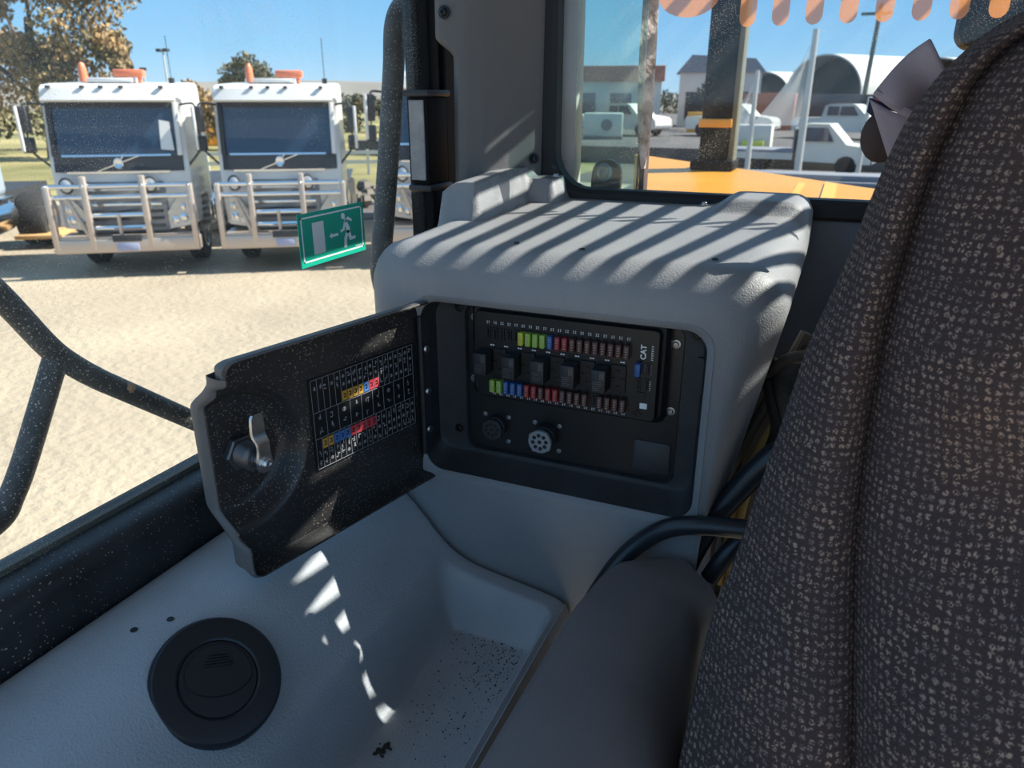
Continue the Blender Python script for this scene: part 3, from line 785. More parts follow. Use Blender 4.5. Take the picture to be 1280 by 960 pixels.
connector(-.295, 2.3545, 'conn_grey', 'pale grey nine-pin round socket on the black mounting plate', .797, .772, .0150)

# ================================================================== EXIT SIGN on the side glass
sign = thing('exit_sign', 'green running-man exit sticker on the left side glass', 'sign', (-.632, .87, 2.53))
SX = -.6345
def sg(y, z, d=0): return (SX + d, y, z)
SY0, SY1, SZ0, SZ1 = .772, .920, 2.542, 2.612
def sprism(name, poly, m, d, th=.0003):
    b = B(); a = [Vector((SX + d, lerp(SY0, SY1, u), lerp(SZ0, SZ1, v))) for u, v in poly]
    b.loft([a, [p + Vector((th, 0, 0)) for p in a]]); return obj(name, b, m, sign, smooth=0)
sprism('panel', [(0, 0), (1, 0), (1, 1), (0, 1)], 'green', 0, .0012)
b = B()
def srect(u0, u1, v0, v1, d=.0012, th=.0003):
    a = [Vector((SX + d, lerp(SY0, SY1, u), lerp(SZ0, SZ1, v))) for u, v in ((u0, v0), (u1, v0), (u1, v1), (u0, v1))]
    b.loft([a, [p + Vector((th, 0, 0)) for p in a]])
for q in ((.035, .965, .085, .115), (.035, .965, .9, .93), (.035, .05, .085, .93), (.95, .965, .085, .93)): srect(*q)
obj('border', b, 'sign_white', sign, smooth=0)
sprism('door_symbol', [(.19, .2), (.355, .2), (.355, .8), (.19, .8)], 'sign_pale', .0012)
sprism('arrow', [(.43, .47), (.47, .53), (.465, .495), (.565, .495), (.565, .445), (.465, .445), (.47, .41)], 'sign_white', .0012)
man = B()
def mpoly(P):
    a = [Vector((SX + .0012, lerp(SY0, SY1, u), lerp(SZ0, SZ1, v))) for u, v in P]; man.loft([a, [p + Vector((.0003, 0, 0)) for p in a]])
mpoly([(.66 + .030 * math.cos(2 * PI * k / 14), .80 + .062 * math.sin(2 * PI * k / 14)) for k in range(14)])
mpoly([(.672, .735), (.70, .75), (.755, .54), (.755, .46), (.70, .45), (.688, .58)])          # torso
mpoly([(.69, .72), (.735, .77), (.80, .70), (.79, .655), (.735, .71), (.70, .66)])            # rear arm
mpoly([(.675, .72), (.69, .68), (.668, .52), (.612, .485), (.604, .53), (.645, .56)])         # front arm
mpoly([(.70, .50), (.745, .50), (.775, .36), (.84, .36), (.84, .30), (.745, .29), (.735, .33)])  # rear leg
mpoly([(.70, .50), (.735, .47), (.70, .35), (.685, .17), (.645, .17), (.658, .36)])           # front leg
obj('running_man', man, 'sign_white', sign, smooth=0)
b = B()
for k in range(6): srect(.83 + k * .018, .842 + k * .018, .135, .155)
obj('small_print', b, 'sign_white', sign, smooth=0, kind='stuff')

# ================================================================== OUTSIDE THE LEFT GLASS
gr = thing('grab_rail', 'tall black tubular grab rail outside the door post', 'grab rail', (-.72, 1.1, 2.41))
b = B(); b.tube([(-.72, 1.34, 2.918), (-.72, 1.27, 2.915), (-.72, 1.215, 2.903), (-.72, 1.178, 2.868), (-.72, 1.165, 2.80), (-.72, 1.138, 2.68), (-.72, 1.108, 2.56), (-.72, 1.090, 2.49), (-.72, 1.088, 2.455), (-.72, 1.105, 2.42), (-.72, 1.15, 2.405)], .0185, 16); obj('bar', b, 'rail_dusty', gr)
mr = thing('door_latch_box', 'grey textured latch box with black frame beside the door post', 'latch box', (-.617, 1.09, 2.61))
b = B(); b.box(-.634, -.600, 1.062, 1.128, 2.622, 2.756, .005, 2); obj('body', b, 'matte_black', mr)
for z0, z1 in ((2.755, 2.765), (2.613, 2.623)):
    b = B(); b.box(-.637, -.595, 1.056, 1.132, z0, z1, .003); obj('end_cap', b, 'dark_trim', mr)
b = B(); b.box(-.632, -.606, 1.0595, 1.063, 2.630, 2.750, .001, 1); obj('reflector', b, 'textured_grey', mr)
hr = thing('access_handrail', 'dusty black forked steel handrail outside the left glass', 'handrail', (-.9, .6, 2.2))
b = B()
b.tube([(-.86, .47, 2.62), (-.86, .521, 2.542), (-.86, .562, 2.469), (-.86, .588, 2.436), (-.86, .620, 2.405), (-.86, .651, 2.379), (-.86, .755, 2.292), (-.86, .90, 2.17), (-.86, .98, 2.10)], .0145, 14); obj('top_bar', b, 'rail_dusty', hr)
b = B(); b.tube([(-.86, .567, 2.45), (-.86, .540, 2.405), (-.86, .499, 2.338), (-.86, .475, 2.305), (-.86, .455, 2.285), (-.86, .40, 2.27)], .0145, 14); obj('branch_bar', b, 'rail_dusty', hr)
q = Vector((.72, -.6, .2)).to_track_quat('Z', 'Y').to_matrix().to_4x4(); q.translation = Vector((-.848, .652, 2.384))
b = B(); b.lathe([(.007, 0), (.007, .003), (.004, .004), (.003, .008), (.0003, .0085)], seg=12, mtx=q); obj('bolt', b, 'rust', hr)

# ================================================================== OPERATOR SEAT
seat = thing('operator_seat', 'tall operator seat in dark flecked woven fabric at right', 'seat', (.25, .5, 1.95))
LT = [(1.95, (-.048, .36)), (2.10, (-.052, .405)), (2.247, (-.052, .46)), (2.303, (-.050, .50)), (2.355, (-.045, .52)), (2.401, (-.034, .55)), (2.446, (-.026, .57)), (2.514, (-.013, .60)), (2.565, (-.004, .62)), (2.626, (.014, .65)), (2.675, (.025, .67)), (2.735, (.042, .69)), (2.779, (.068, .70)), (2.807, (.107, .70)), (2.83, (.16, .70)), (2.845, (.23, .70))]
CT = [(1.95, (.085, .33)), (2.10, (.076, .365)), (2.2, (.07, .40)), (2.319, (.061, .44)), (2.434, (.046, .52)), (2.513, (.042, .56)), (2.598, (.044, .59)), (2.66, (.050, .61)), (2.726, (.062, .63)), (2.779, (.085, .64)), (2.807, (.125, .645)), (2.83, (.19, .65)), (2.845, (.26, .66))]
def tabv(z, T, k): return sinterp(z, [(a, p[k]) for a, p in T])
def seatp(u, z):
    lx, ly = tabv(z, LT, 0), tabv(z, LT, 1); cx, cy = tabv(z, CT, 0), tabv(z, CT, 1)
    if u < 0:        # side of the backrest going back
        t = -u
        return Vector((lx + .015 * t + .012 * math.sin(t * PI / 2), ly + .16 * t, z + .02 * t))
    if u <= 1:       # bolster: bulges towards the front, then dips into the crease
        t = u
        bx = lerp(lx, cx, 1 - (1 - t) ** 1.25 if t < 1 else 1); by = lerp(ly, cy, t)
        bul = -.030 * math.sin(PI * min(1, t * 1.02)) ** .8
        return Vector((bx + bul * .15, by + bul, z))
    t = u - 1        # cushion
    x = cx + .30 * t
    up = .030 * math.exp(-((z - 2.60) / .075) ** 2) + .026 * math.exp(-((z - 2.38) / .075) ** 2) + .02 * math.exp(-((z - 2.76) / .05) ** 2)
    y = cy + .018 * math.exp(-(t / .035) ** 2) - .034 * (1 - math.exp(-t / .09)) - up * (1 - math.exp(-(t / .12) ** 2)) + .05 * t * t
    y += .003 * math.sin(z * 55 + t * 9) * min(1, t * 5)
    return Vector((x, y, z + .01 * t))
us = lin(-1, -.1, 6) + lin(0, 1, 26) + lin(1.015, 1.3, 22) + lin(1.34, 2.6, 16)
zs = lin(1.95, 2.845, 72)
P = [[seatp(u, z) for u in us] for z in zs]
# cumulative lengths as UV in metres
base = 30
UVu = [[0] * len(us) for _ in zs]
for j in range(len(zs)):
    acc = 0
    for i in range(len(us)):
        if i: acc += (P[j][i] - P[j][i - 1]).length
        UVu[j][i] = acc
    off = UVu[j][6 + 25]
    for i in range(len(us)): UVu[j][i] -= off
ii = {u: i for i, u in enumerate(us)}; jj = {z: j for j, z in enumerate(zs)}
vv = [0]
for j in range(1, len(zs)): vv.append(vv[-1] + (P[j][32] - P[j - 1][32]).length)
b = B(); b.grid(lambda u, z: P[jj[z]][ii[u]], us, zs, uv=lambda i, j: (UVu[j][i], vv[j]))
# rounded top roll
obj('backrest', b, 'fabric', seat, smooth=80)
def rollp(u, a):
    p = seatp(u, 2.845); th = a * PI * .55
    return p + Vector((.03 * (1 - math.cos(th)), .05 * (1 - math.cos(th)), .05 * math.sin(th)))
aa = lin(0, 1, 10)
b = B(); b.grid(lambda u, a: rollp(u, a), us, aa, uv=lambda i, j: (UVu[-1][i], vv[-1] + j * .008)); obj('top_roll', b, 'fabric', seat, smooth=80)
b = B()
b.loft([[(x0, y0, z), (.72, y0, z), (.72, y0 + .12, z), (x0, y0 + .12, z)] for z, x0, y0 in ((1.95, .02, .45), (2.3, .03, .60), (2.55, .05, .70), (2.75, .12, .76), (2.84, .26, .77))])
obj('back_shell', b, 'rubber', seat)

# armrest
arm = thing('armrest', 'dark charcoal padded armrest between the tray and the seat', 'armrest', (-.13, .45, 2.05))
def armring(y):
    xl = interp(y, [(-.05, -.190), (.38, -.197), (.60, -.192), (.66, -.183), (.70, -.170), (.725, -.150), (.738, -.12)])
    xr = interp(y, [(-.05, -.052), (.45, -.056), (.56, -.058), (.62, -.063), (.66, -.066), (.70, -.054), (.725, -.056), (.738, -.08)])
    zt = 2.266 - .010 * sm((y - .68) / .06) + .004 * math.sin(y * 5)
    dr = .030 * sm((.66 - y) / .16) + .008
    pts = []
    prof = [(0, -.09), (0, -.03), (.012, -.010), (.045, -.002), (.11, .001), (.30, .002), (.52, .001), (.66, -.003 - dr * .1), (.80, -.006 - dr * .5), (.92, -.012 - dr), (.985, -.024 - dr), (1, -.05 - dr), (1, -.10)]
    return [(lerp(xl, xr, u), y, zt + h) for u, h in prof]
b = B(); b.loft([armring(y) for y in lin(-.05, .5, 12) + lin(.52, .738, 22)]); obj('pad', b, 'armrest', arm, smooth=60)
b = B(); b.box(-.18, -.075, -.05, .66, 2.05, 2.17, .02, 3); obj('support', b, 'rubber', arm)

# hoses, cables, boot
b = B(); b.tube([(.04, .742, 2.312), (-.02, .742, 2.311), (-.084, .741, 2.304), (-.125, .741, 2.290), (-.160, .738, 2.258), (-.185, .722, 2.222), (-.204, .69, 2.175), (-.206, .66, 2.12)], .0112, 14)
single('hose', b, 'hose', 'thick black hose curving around the far end of the armrest', 'hose')
b = B(); b.tube([(.03, .80, 2.43), (-.02, .79, 2.385), (-.055, .785, 2.335), (-.085, .778, 2.28), (-.11, .77, 2.20), (-.12, .765, 2.1)], .014, 14)
single('hose', b, 'hose', 'fat black hose rising behind the seat edge beside the cabinet', 'hose')
b = B(); b.tube([(.02, .80, 2.30), (-.03, .79, 2.285), (-.055, .775, 2.26), (-.075, .765, 2.22)], .011, 12)
single('hose', b, 'hose', 'short black hose dipping behind the armrest next to the seat', 'hose')
for k, (dx, mm, lab) in enumerate(((0, 'gold', 'tan yellow cable rising behind the seat, right of its twin'), (-.010, 'gold', 'tan yellow cable rising behind the seat, left of its twin'), (-.030, 'tan', 'grey-brown ribbed conduit rising beside the cabinet corner'))):
    b = B(); b.tube([(.02 + dx, .88, 2.50), (-.008 + dx, .872, 2.42), (-.032 + dx, .865, 2.355), (-.052 + dx, .86, 2.28), (-.06 + dx, .86, 2.15)], .005 if k < 2 else .007, 10)
    single('cable', b, mm, lab, 'cable')
boot = thing('rubber_boot', 'creased dusty black rubber boot behind the seat edge', 'boot', (-.02, .9, 2.36))
b = B(); loops = []
for k in range(14):
    t = k / 13; z = lerp(2.345, 2.475, t); cx = lerp(-.022, -.012, t) + .006 * math.sin(t * 5); w_ = lerp(.018, .030, sm(t)) * (1 - .25 * sm((t - .85) / .15))
    loops.append([(cx + w_ * math.cos(2 * PI * i / 20) * (1 + .12 * math.sin(i * 1.9 + k * .7)), .86 + .022 * math.sin(2 * PI * i / 20), z + .008 * math.cos(2 * PI * i / 20) + .003 * math.sin(i * 2.3)) for i in range(20)])
b.loft(loops); obj('bellows', b, 'dusty_rubber', boot, smooth=60)
b = B(); b.tube([(-.045, .845, 2.455), (-.022, .835, 2.482), (.008, .838, 2.486), (.03, .85, 2.47)], .006, 10); obj('rolled_lip', b, 'dusty_rubber', boot)
b = B(); b.tube([(-.043, .842, 2.45), (-.03, .838, 2.41), (-.016, .84, 2.375), (-.008, .85, 2.35)], .0045, 8); obj('fold', b, 'rubber', boot)

# folded cloth over the seat shoulder
cl = thing('folded_cloth', 'folded mauve-grey cloth with navy lining tucked behind the seat', 'cloth', (.05, .85, 2.70))
b = B()
def clf(u, v):   # upper flap
    a = Vector((.018, .845, 2.756)); c = Vector((.058, .85, 2.803)); d_ = Vector((.10, .86, 2.735)); e = Vector((.052, .835, 2.735))
    p = (a * (1 - u) + c * u) * (1 - v) + (e * (1 - u) + d_ * u) * v
    return p + Vector((0, -.014 * math.sin(PI * v) - .006 * math.sin(PI * u * 2 + 1), .006 * math.sin(PI * u)))
b.grid(clf, lin(0, 1, 14), lin(0, 1, 10)); o = obj('flap', b, 'cloth', cl, smooth=80); md = o.modifiers.new('t', 'SOLIDIFY'); md.thickness = .004
b = B(); b.tube([(.020, .836, 2.757), (.036, .829, 2.747), (.054, .826, 2.737), (.075, .83, 2.728)], [.003, .0045, .0045, .004], 8); obj('hem', b, 'cloth', cl)
b = B(); b.grid(lambda u, v: Vector((.016 + .05 * u, .846 + .004 * v, 2.752 - .016 * u - v * (.012 + .012 * math.sin(PI * u * .7)))), lin(0, 1, 10), lin(0, 1, 5)); o = obj('lining', b, 'navy', cl); md = o.modifiers.new('t', 'SOLIDIFY'); md.thickness = .003
b = B(); b.grid(lambda u, v: Vector((lerp(.016, .044, v) + u * .06, .842 - .008 * math.sin(PI * u), lerp(2.750, 2.690, v) - .012 * math.sin(PI * u) * (1 - v))), lin(0, 1, 10), lin(0, 1, 8)); o = obj('lower_fold', b, 'cloth', cl, smooth=80); md = o.modifiers.new('t', 'SOLIDIFY'); md.thickness = .004
b = B(); b.ball((.035, .885, 2.715), .022, (1, .6, 1.2)); single('brown_pouch', b, 'brown', 'dark brown pouch half hidden behind the folded cloth', 'pouch')

# ================================================================== REAR WINDOW: decal and machine parts outside
dec = thing('window_decal', 'orange striped film decal with rounded ends across the rear glass', 'decal', (0, 1.228, 2.84))
for i, x in enumerate((-.156, -.111, -.066, -.0215, .0235, .0685, .113, .158, .203)):
    b = B(); h = .0115; zt = 2.8385 + .0035 * math.cos(i) * 0
    poly = [(x - h, 2.93)] + [(x + h * math.cos(a), 2.862 + h * 1.1 * math.sin(a)) for a in [PI + PI * k / 10 for k in range(11)]] + [(x + h, 2.93)]
    b.prism(poly, (0, 1.2275, 0), (1, 0, 0), (0, 0, 1), .0006); obj('stripe', b, 'decal', dec, smooth=0)
b = B(); poly = [(-.283, 2.95)] + [(-.243 + .045 * math.cos(a), 2.895 + .030 * math.sin(a)) for a in [PI + PI * k / 14 for k in range(15)]] + [(-.198, 2.95)]
b.prism(poly, (0, 1.2275, 0), (1, 0, 0), (0, 0, 1), .0006); obj('disc', b, 'decal', dec, smooth=0)

hood = thing('engine_cover', 'flat yellow engine cover just behind the rear window', 'engine cover', (.2, 2, 1.5))
b = B(); b.prism([(-.325, 1.36), (1.5, 1.36), (1.5, 1.75), (.6, 2.05), (.084, 2.55), (-.311, 3.03), (-.95, 3.75), (-.88, 3.55)], (0, 0, 1.5), (1, 0, 0), (0, 1, 0), 1.0); obj('cover', b, 'yellow', hood, smooth=0)
b = B(); b.box(-.12, -.1, 1.5, 2.6, 2.5, 2.503); b.prism([(-.04, 1.4), (-.005, 1.4), (-.005, 2.58), (-.04, 2.62)], (0, 0, 2.5), (1, 0, 0), (0, 1, 0), .006); obj('seam_strip', b, 'orange_paint', hood)
wp = thing('weathered_strut', 'flaking pinkish steel strut behind the rear glass beside the green pane', 'strut', (-.3, 1.32, 1.5))
b = B(); b.box(-.327, -.312, 1.305, 1.335, 1.5, 3.3, .003); obj('bar', b, 'brown', wp)
b = B(); b.loft([[(x0, 1.280, z), (x1, 1.280 + (x1 - x0) * 1.2, z), (x1, 1.306, z), (x0, 1.306, z)] for z, x0, x1 in ((2.64, -.3125, -.311), (2.68, -.320, -.307), (2.74, -.325, -.304), (2.82, -.327, -.305), (2.88, -.326, -.306), (2.96, -.324, -.308))]); obj('flaking_face', b, 'weathered', wp)
bk = thing('bolted_bracket', 'black rounded bracket with a steel bolt behind the rear glass', 'bracket', (-.38, 1.29, 2.55))
b = B(); b.prism([(-.405, 2.56), (-.352, 2.56), (-.350, 2.625)] + [(-.3755 + .0255 * math.cos(a), 2.632 + .022 * math.sin(a)) for a in [PI * k / 10 for k in range(11)]] + [(-.402, 2.625)], (0, 1.30, 0), (1, 0, 0), (0, 0, 1), .012); obj('plate', b, 'black', bk)
screw_head((-.380, 1.288, 2.632), (0, -1, .1), .0105, 'bolt', 'steel', bk)
st = thing('exhaust_stack', 'thick black exhaust post standing on the yellow engine cover', 'exhaust', (-.55, 3.1, 2.5))
b = B(); b.box(-.505, -.395, 2.95, 3.08, 2.501, 3.6, .02, 3); obj('stack', b, 'matte_black', st)
b = B(); b.box(-.53, -.37, 2.93, 3.10, 2.501, 2.54, .01, 2); obj('base', b, 'matte_black', st)
b = B(); b.box(-.395, -.375, 2.95, 3.05, 2.501, 3.6, .006); obj('side_strip', b, 'pole_wood', st)
b = B(); b.box(-.51, -.39, 2.935, 2.955, 2.655, 2.685, .004); obj('orange_band', b, 'orange_paint', st)
mi = thing('rear_mirror', 'black rounded mirror head behind the top of the seat', 'mirror', (.22, 1.75, 2.8))
b = B(); b.loft([[(x, y, z) for x, z in rrect(.148 + i, .27 - i, 2.83 + i, 3.06 - i, .03)] for y, i in ((1.58, .02), (1.59, .004), (1.62, 0), (1.66, .01), (1.68, .03))]); obj('housing', b, 'matte_black', mi)
b = B(); b.cyl((.21, 1.66, 2.94), (.40, 1.75, 2.94), .012); b.cyl((.40, 1.75, 2.94), (.40, 1.75, 2.45), .012); obj('arm', b, 'black', mi)

# ================================================================== TRUCKS
def wheel_bm(c, r, wd, m=0):
    q = Matrix.Translation(c) @ Matrix.Rotation(R(90), 4, 'Y')
    b = B(); b.lathe([(r * .55, -wd / 2), (r * .92, -wd / 2), (r, -wd * .38), (r, wd * .38), (r * .92, wd / 2), (r * .55, wd / 2)], seg=24, mtx=q)
    h = B(); h.lathe([(r * .56, -wd * .35), (r * .56, wd * .5), (r * .48, wd * .52), (r * .42, wd * .25), (r * .2, wd * .3), (r * .16, wd * .5), (.002, wd * .5)], seg=18, mtx=q)
    return b, h
def truck(label, loc, rz):
    t = thing('truck', label, 'truck', loc, rz, 'white trucks parked in a row')
    P_ = dict(parent=t, local=True)
    # cab: side profile (y, z) lofted across x with inset ends
    prof = [(.10, .75), (.02, 1.25), (.0, 1.70), (.06, 1.95), (.20, 2.72), (.16, 2.80), (.22, 2.92), (.42, 3.00), (1.95, 3.05), (2.05, 2.9), (2.05, .95), (1.6, .95), (1.45, 1.15), (.75, 1.15), (.62, .75)]
    c = (1.0, 1.8)
    lo = []
    for x, k in ((-1.25, .93), (-1.245, .965), (-1.20, .992), (-1.1, 1.0), (0, 1.0), (1.1, 1.0), (1.20, .992), (1.245, .965), (1.25, .93)):
        lo.append([(x, c[0] + (y - c[0]) * k + (.05 * (abs(x) / 1.25) ** 3 if y < .5 else 0), c[1] + (z - c[1]) * k) for y, z in prof])
    b = B(); b.loft(lo); obj('cab', b, 'truck_white', smooth=40, **P_)
    def fx(y, z, x): return y + .05 * (abs(x) / 1.25) ** 3
    def sheet(name, x0, x1, P2, m, d=.02, th=.03, r=0):
        xs_ = lin(x0, x1, 15); b = B()
        loops = [[(x, fx(y, z, x) - d, z) for y, z in P2] + [(x, fx(y, z, x) - d + th, z) for y, z in P2[::-1]] for x in xs_]
        b.loft(loops); return obj(name, b, m, smooth=30, **P_)
    ws = sheet('windscreen', -1.10, 1.10, [(.055, 1.92), (.2, 2.70)], 'windscreen', .02)
    sheet('dash_panel', -1.16, 1.16, [(.0, 1.66), (.05, 1.92)], 'dark_trim', .022)
    sheet('header_panel', -1.12, 1.12, [(.17, 2.64), (.205, 2.76)], 'dark_trim', .028)
    sheet('chrome_strip', -1.0, .95, [(.04, 1.895), (.047, 1.925)], 'chrome', .04)
    sheet('chrome_strip', -.95, .9, [(.0, 1.635), (.0, 1.665)], 'chrome', .03)
    # sun visor
    b = B(); b.loft([[(x, .02 + .05 * (abs(x) / 1.2) ** 3, 2.72), (x, -.03 + .06 * (abs(x) / 1.2) ** 3, 2.75), (x, .06 + .05 * (abs(x) / 1.2) ** 3, 2.93), (x, .25, 2.98), (x, .25, 2.9)] for x in lin(-1.17, 1.17, 13)]); obj('sun_visor', b, 'truck_white', smooth=30, **P_)
    for x in (-1.0, -.42, -.1, .25, .95):
        b = B(); b.box(x - .04, x + .04, .02, .10, 2.925, 2.965, .01); obj('marker_lamp', b, 'dark_trim', **P_)
    for sx in (-1, 1):
        b = B(); b.box(sx * 1.12 - .045, sx * 1.12 + .045, .02, .16, 1.9, 2.72, .01, mtx=Matrix.Identity(4)); b.bm.transform(Matrix.Shear('XZ', 4, (0, 0)) if False else Matrix.Identity(4))
        for v in b.bm.verts: v.co.y += (v.co.z - 1.92) * .19
        obj('windscreen_pillar', b, 'truck_white' if sx > 0 else 'dark_trim', **P_)
    # emblem and diagonal bar
    b = B(); b.prism([(-.42, 1.67), (-.36, 1.67), (.40, 1.90), (.34, 1.90)], (0, -.03, 0), (1, 0, 0), (0, 0, 1), .012); obj('diagonal_bar', b, 'chrome', **P_)
    q = Matrix.Translation((.0, -.03, 1.79)) @ Matrix.Rotation(R(90), 4, 'X')
    b = B(); b.lathe([(.09, 0), (.09, .02), (.075, .03), (.06, .02), (.001, .02)], seg=20, mtx=q); b.tube([(.05, -.055, 1.85), (.11, -.055, 1.91)], .012, 6); obj('emblem', b, 'chrome', **P_)
    # side window, door, handle
    for sx in (-1, 1):
        b = B(); b.prism([(.30, 1.95), (1.25, 1.95), (1.25, 2.65), (.42, 2.65)], (sx * 1.205 if sx > 0 else -1.235, 0, 0), (0, 1, 0), (0, 0, 1), .03); obj('side_window', b, 'windscreen', **P_)
        b = B(); b.box(sx * 1.22 - .02, sx * 1.22 + .02, 1.05, 1.3, 1.62, 1.68, .008); obj('door_handle', b, 'dark_trim', **P_)
        b = B(); b.box(sx * 1.18 - .06, sx * 1.18 + .06, .65, 1.5, .55, .95, .03); obj('step', b, 'dark_trim', **P_)
    # grille
    b = B(); b.box(-.75, .75, -.02, .12, .68, 1.5, .04); gl = obj('grille', b, 'grille', **P_)
    for z in (.78, .90, 1.02, 1.14, 1.26, 1.38):
        b = B(); b.box(-.66, .66, -.05, .0, z - .022, z + .022, .006); obj('slat', b, 'dark_trim' if z < 1.1 else 'chrome', gl, local=True)
    b = B(); b.box(-.5, -.04, -.07, 0, 1.40, 1.45, .01); b.box(.06, .5, -.07, 0, 1.40, 1.45, .01); obj('intake', b, 'dark_trim', gl, local=True)
    # round lamps on the bar, headlights
    for x in (-.93, .55):
        q = Matrix.Translation((x, -.18, 1.47)) @ Matrix.Rotation(R(90), 4, 'X')
        b = B(); b.lathe([(.10, -.1), (.13, 0), (.13, .05), (.115, .06)], seg=20, mtx=q); s_ = obj('spot_lamp', b, 'dark_trim', **P_)
        b = B(); b.lathe([(.115, .05), (.07, .075), (.002, .08)], seg=20, mtx=q); obj('lens', b, 'lamp_glass', s_, local=True)
    for sx in (-1, 1):
        b = B(); b.prism([(sx * .74, .72), (sx * 1.17, .78), (sx * 1.17, 1.22), (sx * .98, 1.26), (sx * .74, 1.0)], (0, .04, 0), (1, 0, 0), (0, 0, 1), .06); h_ = obj('headlight', b, 'lamp_glass', **P_)
        for (x, z, r) in ((.86, .86, .07), (1.03, .9, .075), (1.04, 1.08, .06)):
            q = Matrix.Translation((sx * x, -.01, z)) @ Matrix.Rotation(R(90), 4, 'X'); b = B(); b.lathe([(r, -.02), (r, .02), (r * .5, .035), (.002, .035)], seg=14, mtx=q); obj('bulb', b, 'chrome', h_, local=True)
    # bull bar
    b = B(); b.box(-1.32, 1.32, -.34, -.05, .40, .63, .03, 3); b.box(-1.22, 1.22, -.30, .3, .63, .66); bb = obj('bull_bar', b, 'truck_pink', **P_)
    for x in (-1.27, -.62, .42, 1.26):
        b = B(); b.box(x - .055, x + .055, -.345, -.22, .45, 1.48 if abs(x) > 1 else 1.62, .02); obj('upright', b, 'truck_pink', bb, local=True)
        q = Vector((x, -.34, 1.46)); b = B(); b.ball(q, .03, u=8, v=6); obj('cap', b, 'chrome', bb, local=True)
    for z in (1.46, 1.29):
        b = B(); b.cyl((-1.29, -.25, z), (1.29, -.25, z), .04, seg=12); obj('cross_tube', b, 'chrome', bb, local=True)
    for z in (1.0, .8):
        b = B(); b.cyl((-.6, -.25, z), (.42, -.25, z), .035, seg=10); obj('cross_tube', b, 'chrome', bb, local=True)
    for sx, xx in ((-1, -.62), (1, .98)):
        b = B(); b.cyl((-.95 if sx < 0 else 1.12, -.26, 1.25), (-.66 if sx < 0 else .80, -.27, .64), .045, seg=10)
        if sx < 0: obj('brace', b, 'truck_pink', bb, local=True)
    b = B(); b.cyl((-.1, -.28, .62), (-.1, -.28, 1.02), .035, seg=10); obj('brace', b, 'truck_pink', bb, local=True)
    b = B(); b.box(-.26, .26, -.36, -.33, .58, .69, .008); obj('tow_slot', b, 'dark_trim', bb, local=True)
    b = B(); b.box(-.20, .20, -.365, -.345, .43, .56, .008); obj('number_plate', b, 'number', **P_)
    # mirrors
    for sx in (-1, 1):
        b = B(); b.tube([(sx * 1.2, .25, 2.68), (sx * 1.46, .10, 2.70), (sx * 1.52, .08, 2.62)], .018, 8); b.tube([(sx * 1.22, .15, 1.72), (sx * 1.44, .08, 1.92), (sx * 1.52, .08, 2.02)], .022, 8); b.cyl((sx * 1.52, .08, 2.66), (sx * 1.52, .08, 1.98), .015, seg=8); ma = obj('mirror_arm', b, 'dark_trim', **P_)
        b = B(); b.box(sx * 1.53 - .10, sx * 1.53 + .10, .0, .16, 2.26, 2.66, .03, 3); obj('mirror', b, 'dark_trim', ma, local=True)
        b = B(); b.box(sx * 1.53 - .10, sx * 1.53 + .10, .0, .16, 1.96, 2.20, .03, 3); obj('mirror', b, 'dark_trim', ma, local=True)
        b = B(); b.box(sx * 1.60 - .03, sx * 1.60 + .03, -.03, .12, 1.98, 2.66, .02, 2); obj('mirror_shroud', b, 'truck_white', ma, local=True)
    # roof furniture
    b = B(); b.box(-.62, .35, .5, 1.1, 3.02, 3.09, .02); obj('roof_hatch', b, 'truck_white', **P_)
    b = B(); b.lathe([(.08, 0), (.08, .1), (.07, .22), (.04, .28), (.002, .29)], (-.52, .55, 3.03), 14); obj('beacon', b, 'amber', **P_)
    b = B(); b.box(.0, .55, .55, .8, 3.10, 3.22, .03); b.cyl((.1, .67, 3.0), (.1, .67, 3.12), .04); b.cyl((.45, .67, 3.0), (.45, .67, 3.12), .04); obj('light_bar', b, 'amber', **P_)
    b = B(); b.cyl((.98, .9, 3.0), (.98, .9, 3.75), .008, seg=6); b.box(.93, 1.03, .85, .95, 3.0, 3.1); obj('aerial', b, 'dark_trim', **P_)
    # chassis and wheels
    b = B(); b.box(-.45, .45, .3, 6.6, .62, .92); obj('chassis', b, 'dark_trim', **P_)
    b = B(); b.box(-1.2, 1.2, 3.4, 6.4, 1.08, 1.13, .02); obj('rear_guard', b, 'dark_trim', **P_)
    for x, y in ((-1.02, 1.1), (1.02, 1.1), (-.95, 4.3), (.95, 4.3), (-.95, 5.6), (.95, 5.6)):
        a, h = wheel_bm((x, y, .5), .5, .34 if y < 2 else .6); w_ = obj('wheel', a, 'tyre', **P_)
        if x < 0: h.bm.transform(Matrix.Translation((2 * x, 0, 0)) @ Matrix.Scale(-1, 4, (1, 0, 0)))
        obj('hub', h, 'chrome', w_, local=True)
    b = B(); b.box(.80, 1.22, 2.2, 3.4, .45, 1.0, .1, 3); b.box(-1.22, -.80, 2.2, 3.4, .45, 1.0, .1, 3); obj('fuel_tank', b, 'chrome', **P_)
    return t
TRZ = R(36)
t1 = truck('white truck, furthest left of the row, tree behind it, white windscreen tag', (-10.80, 8.92, 0), TRZ); t1.scale = (.84, 1, 1)
t2 = dup(t1, (-8.68, 10.30, 0), R(33), 'white truck in the row seen just above the green exit sticker', scale=(.80, 1, 1))
t3 = dup(t1, (-6.30, 11.80, 0), R(29), 'white truck in the row mostly hidden behind the grab rail', scale=(.84, 1, 1.07))
b = B(); b.prism([(.80, 2.0), (1.04, 1.98), (1.0, 2.42), (.82, 2.45)], (0, -.02, 0), (1, 0, 0), (0, 0, 1), .015)
for v in b.bm.verts: v.co.y += (v.co.z - 1.92) * .19
obj('windscreen_tag', b, 'truck_white', t1, local=True)

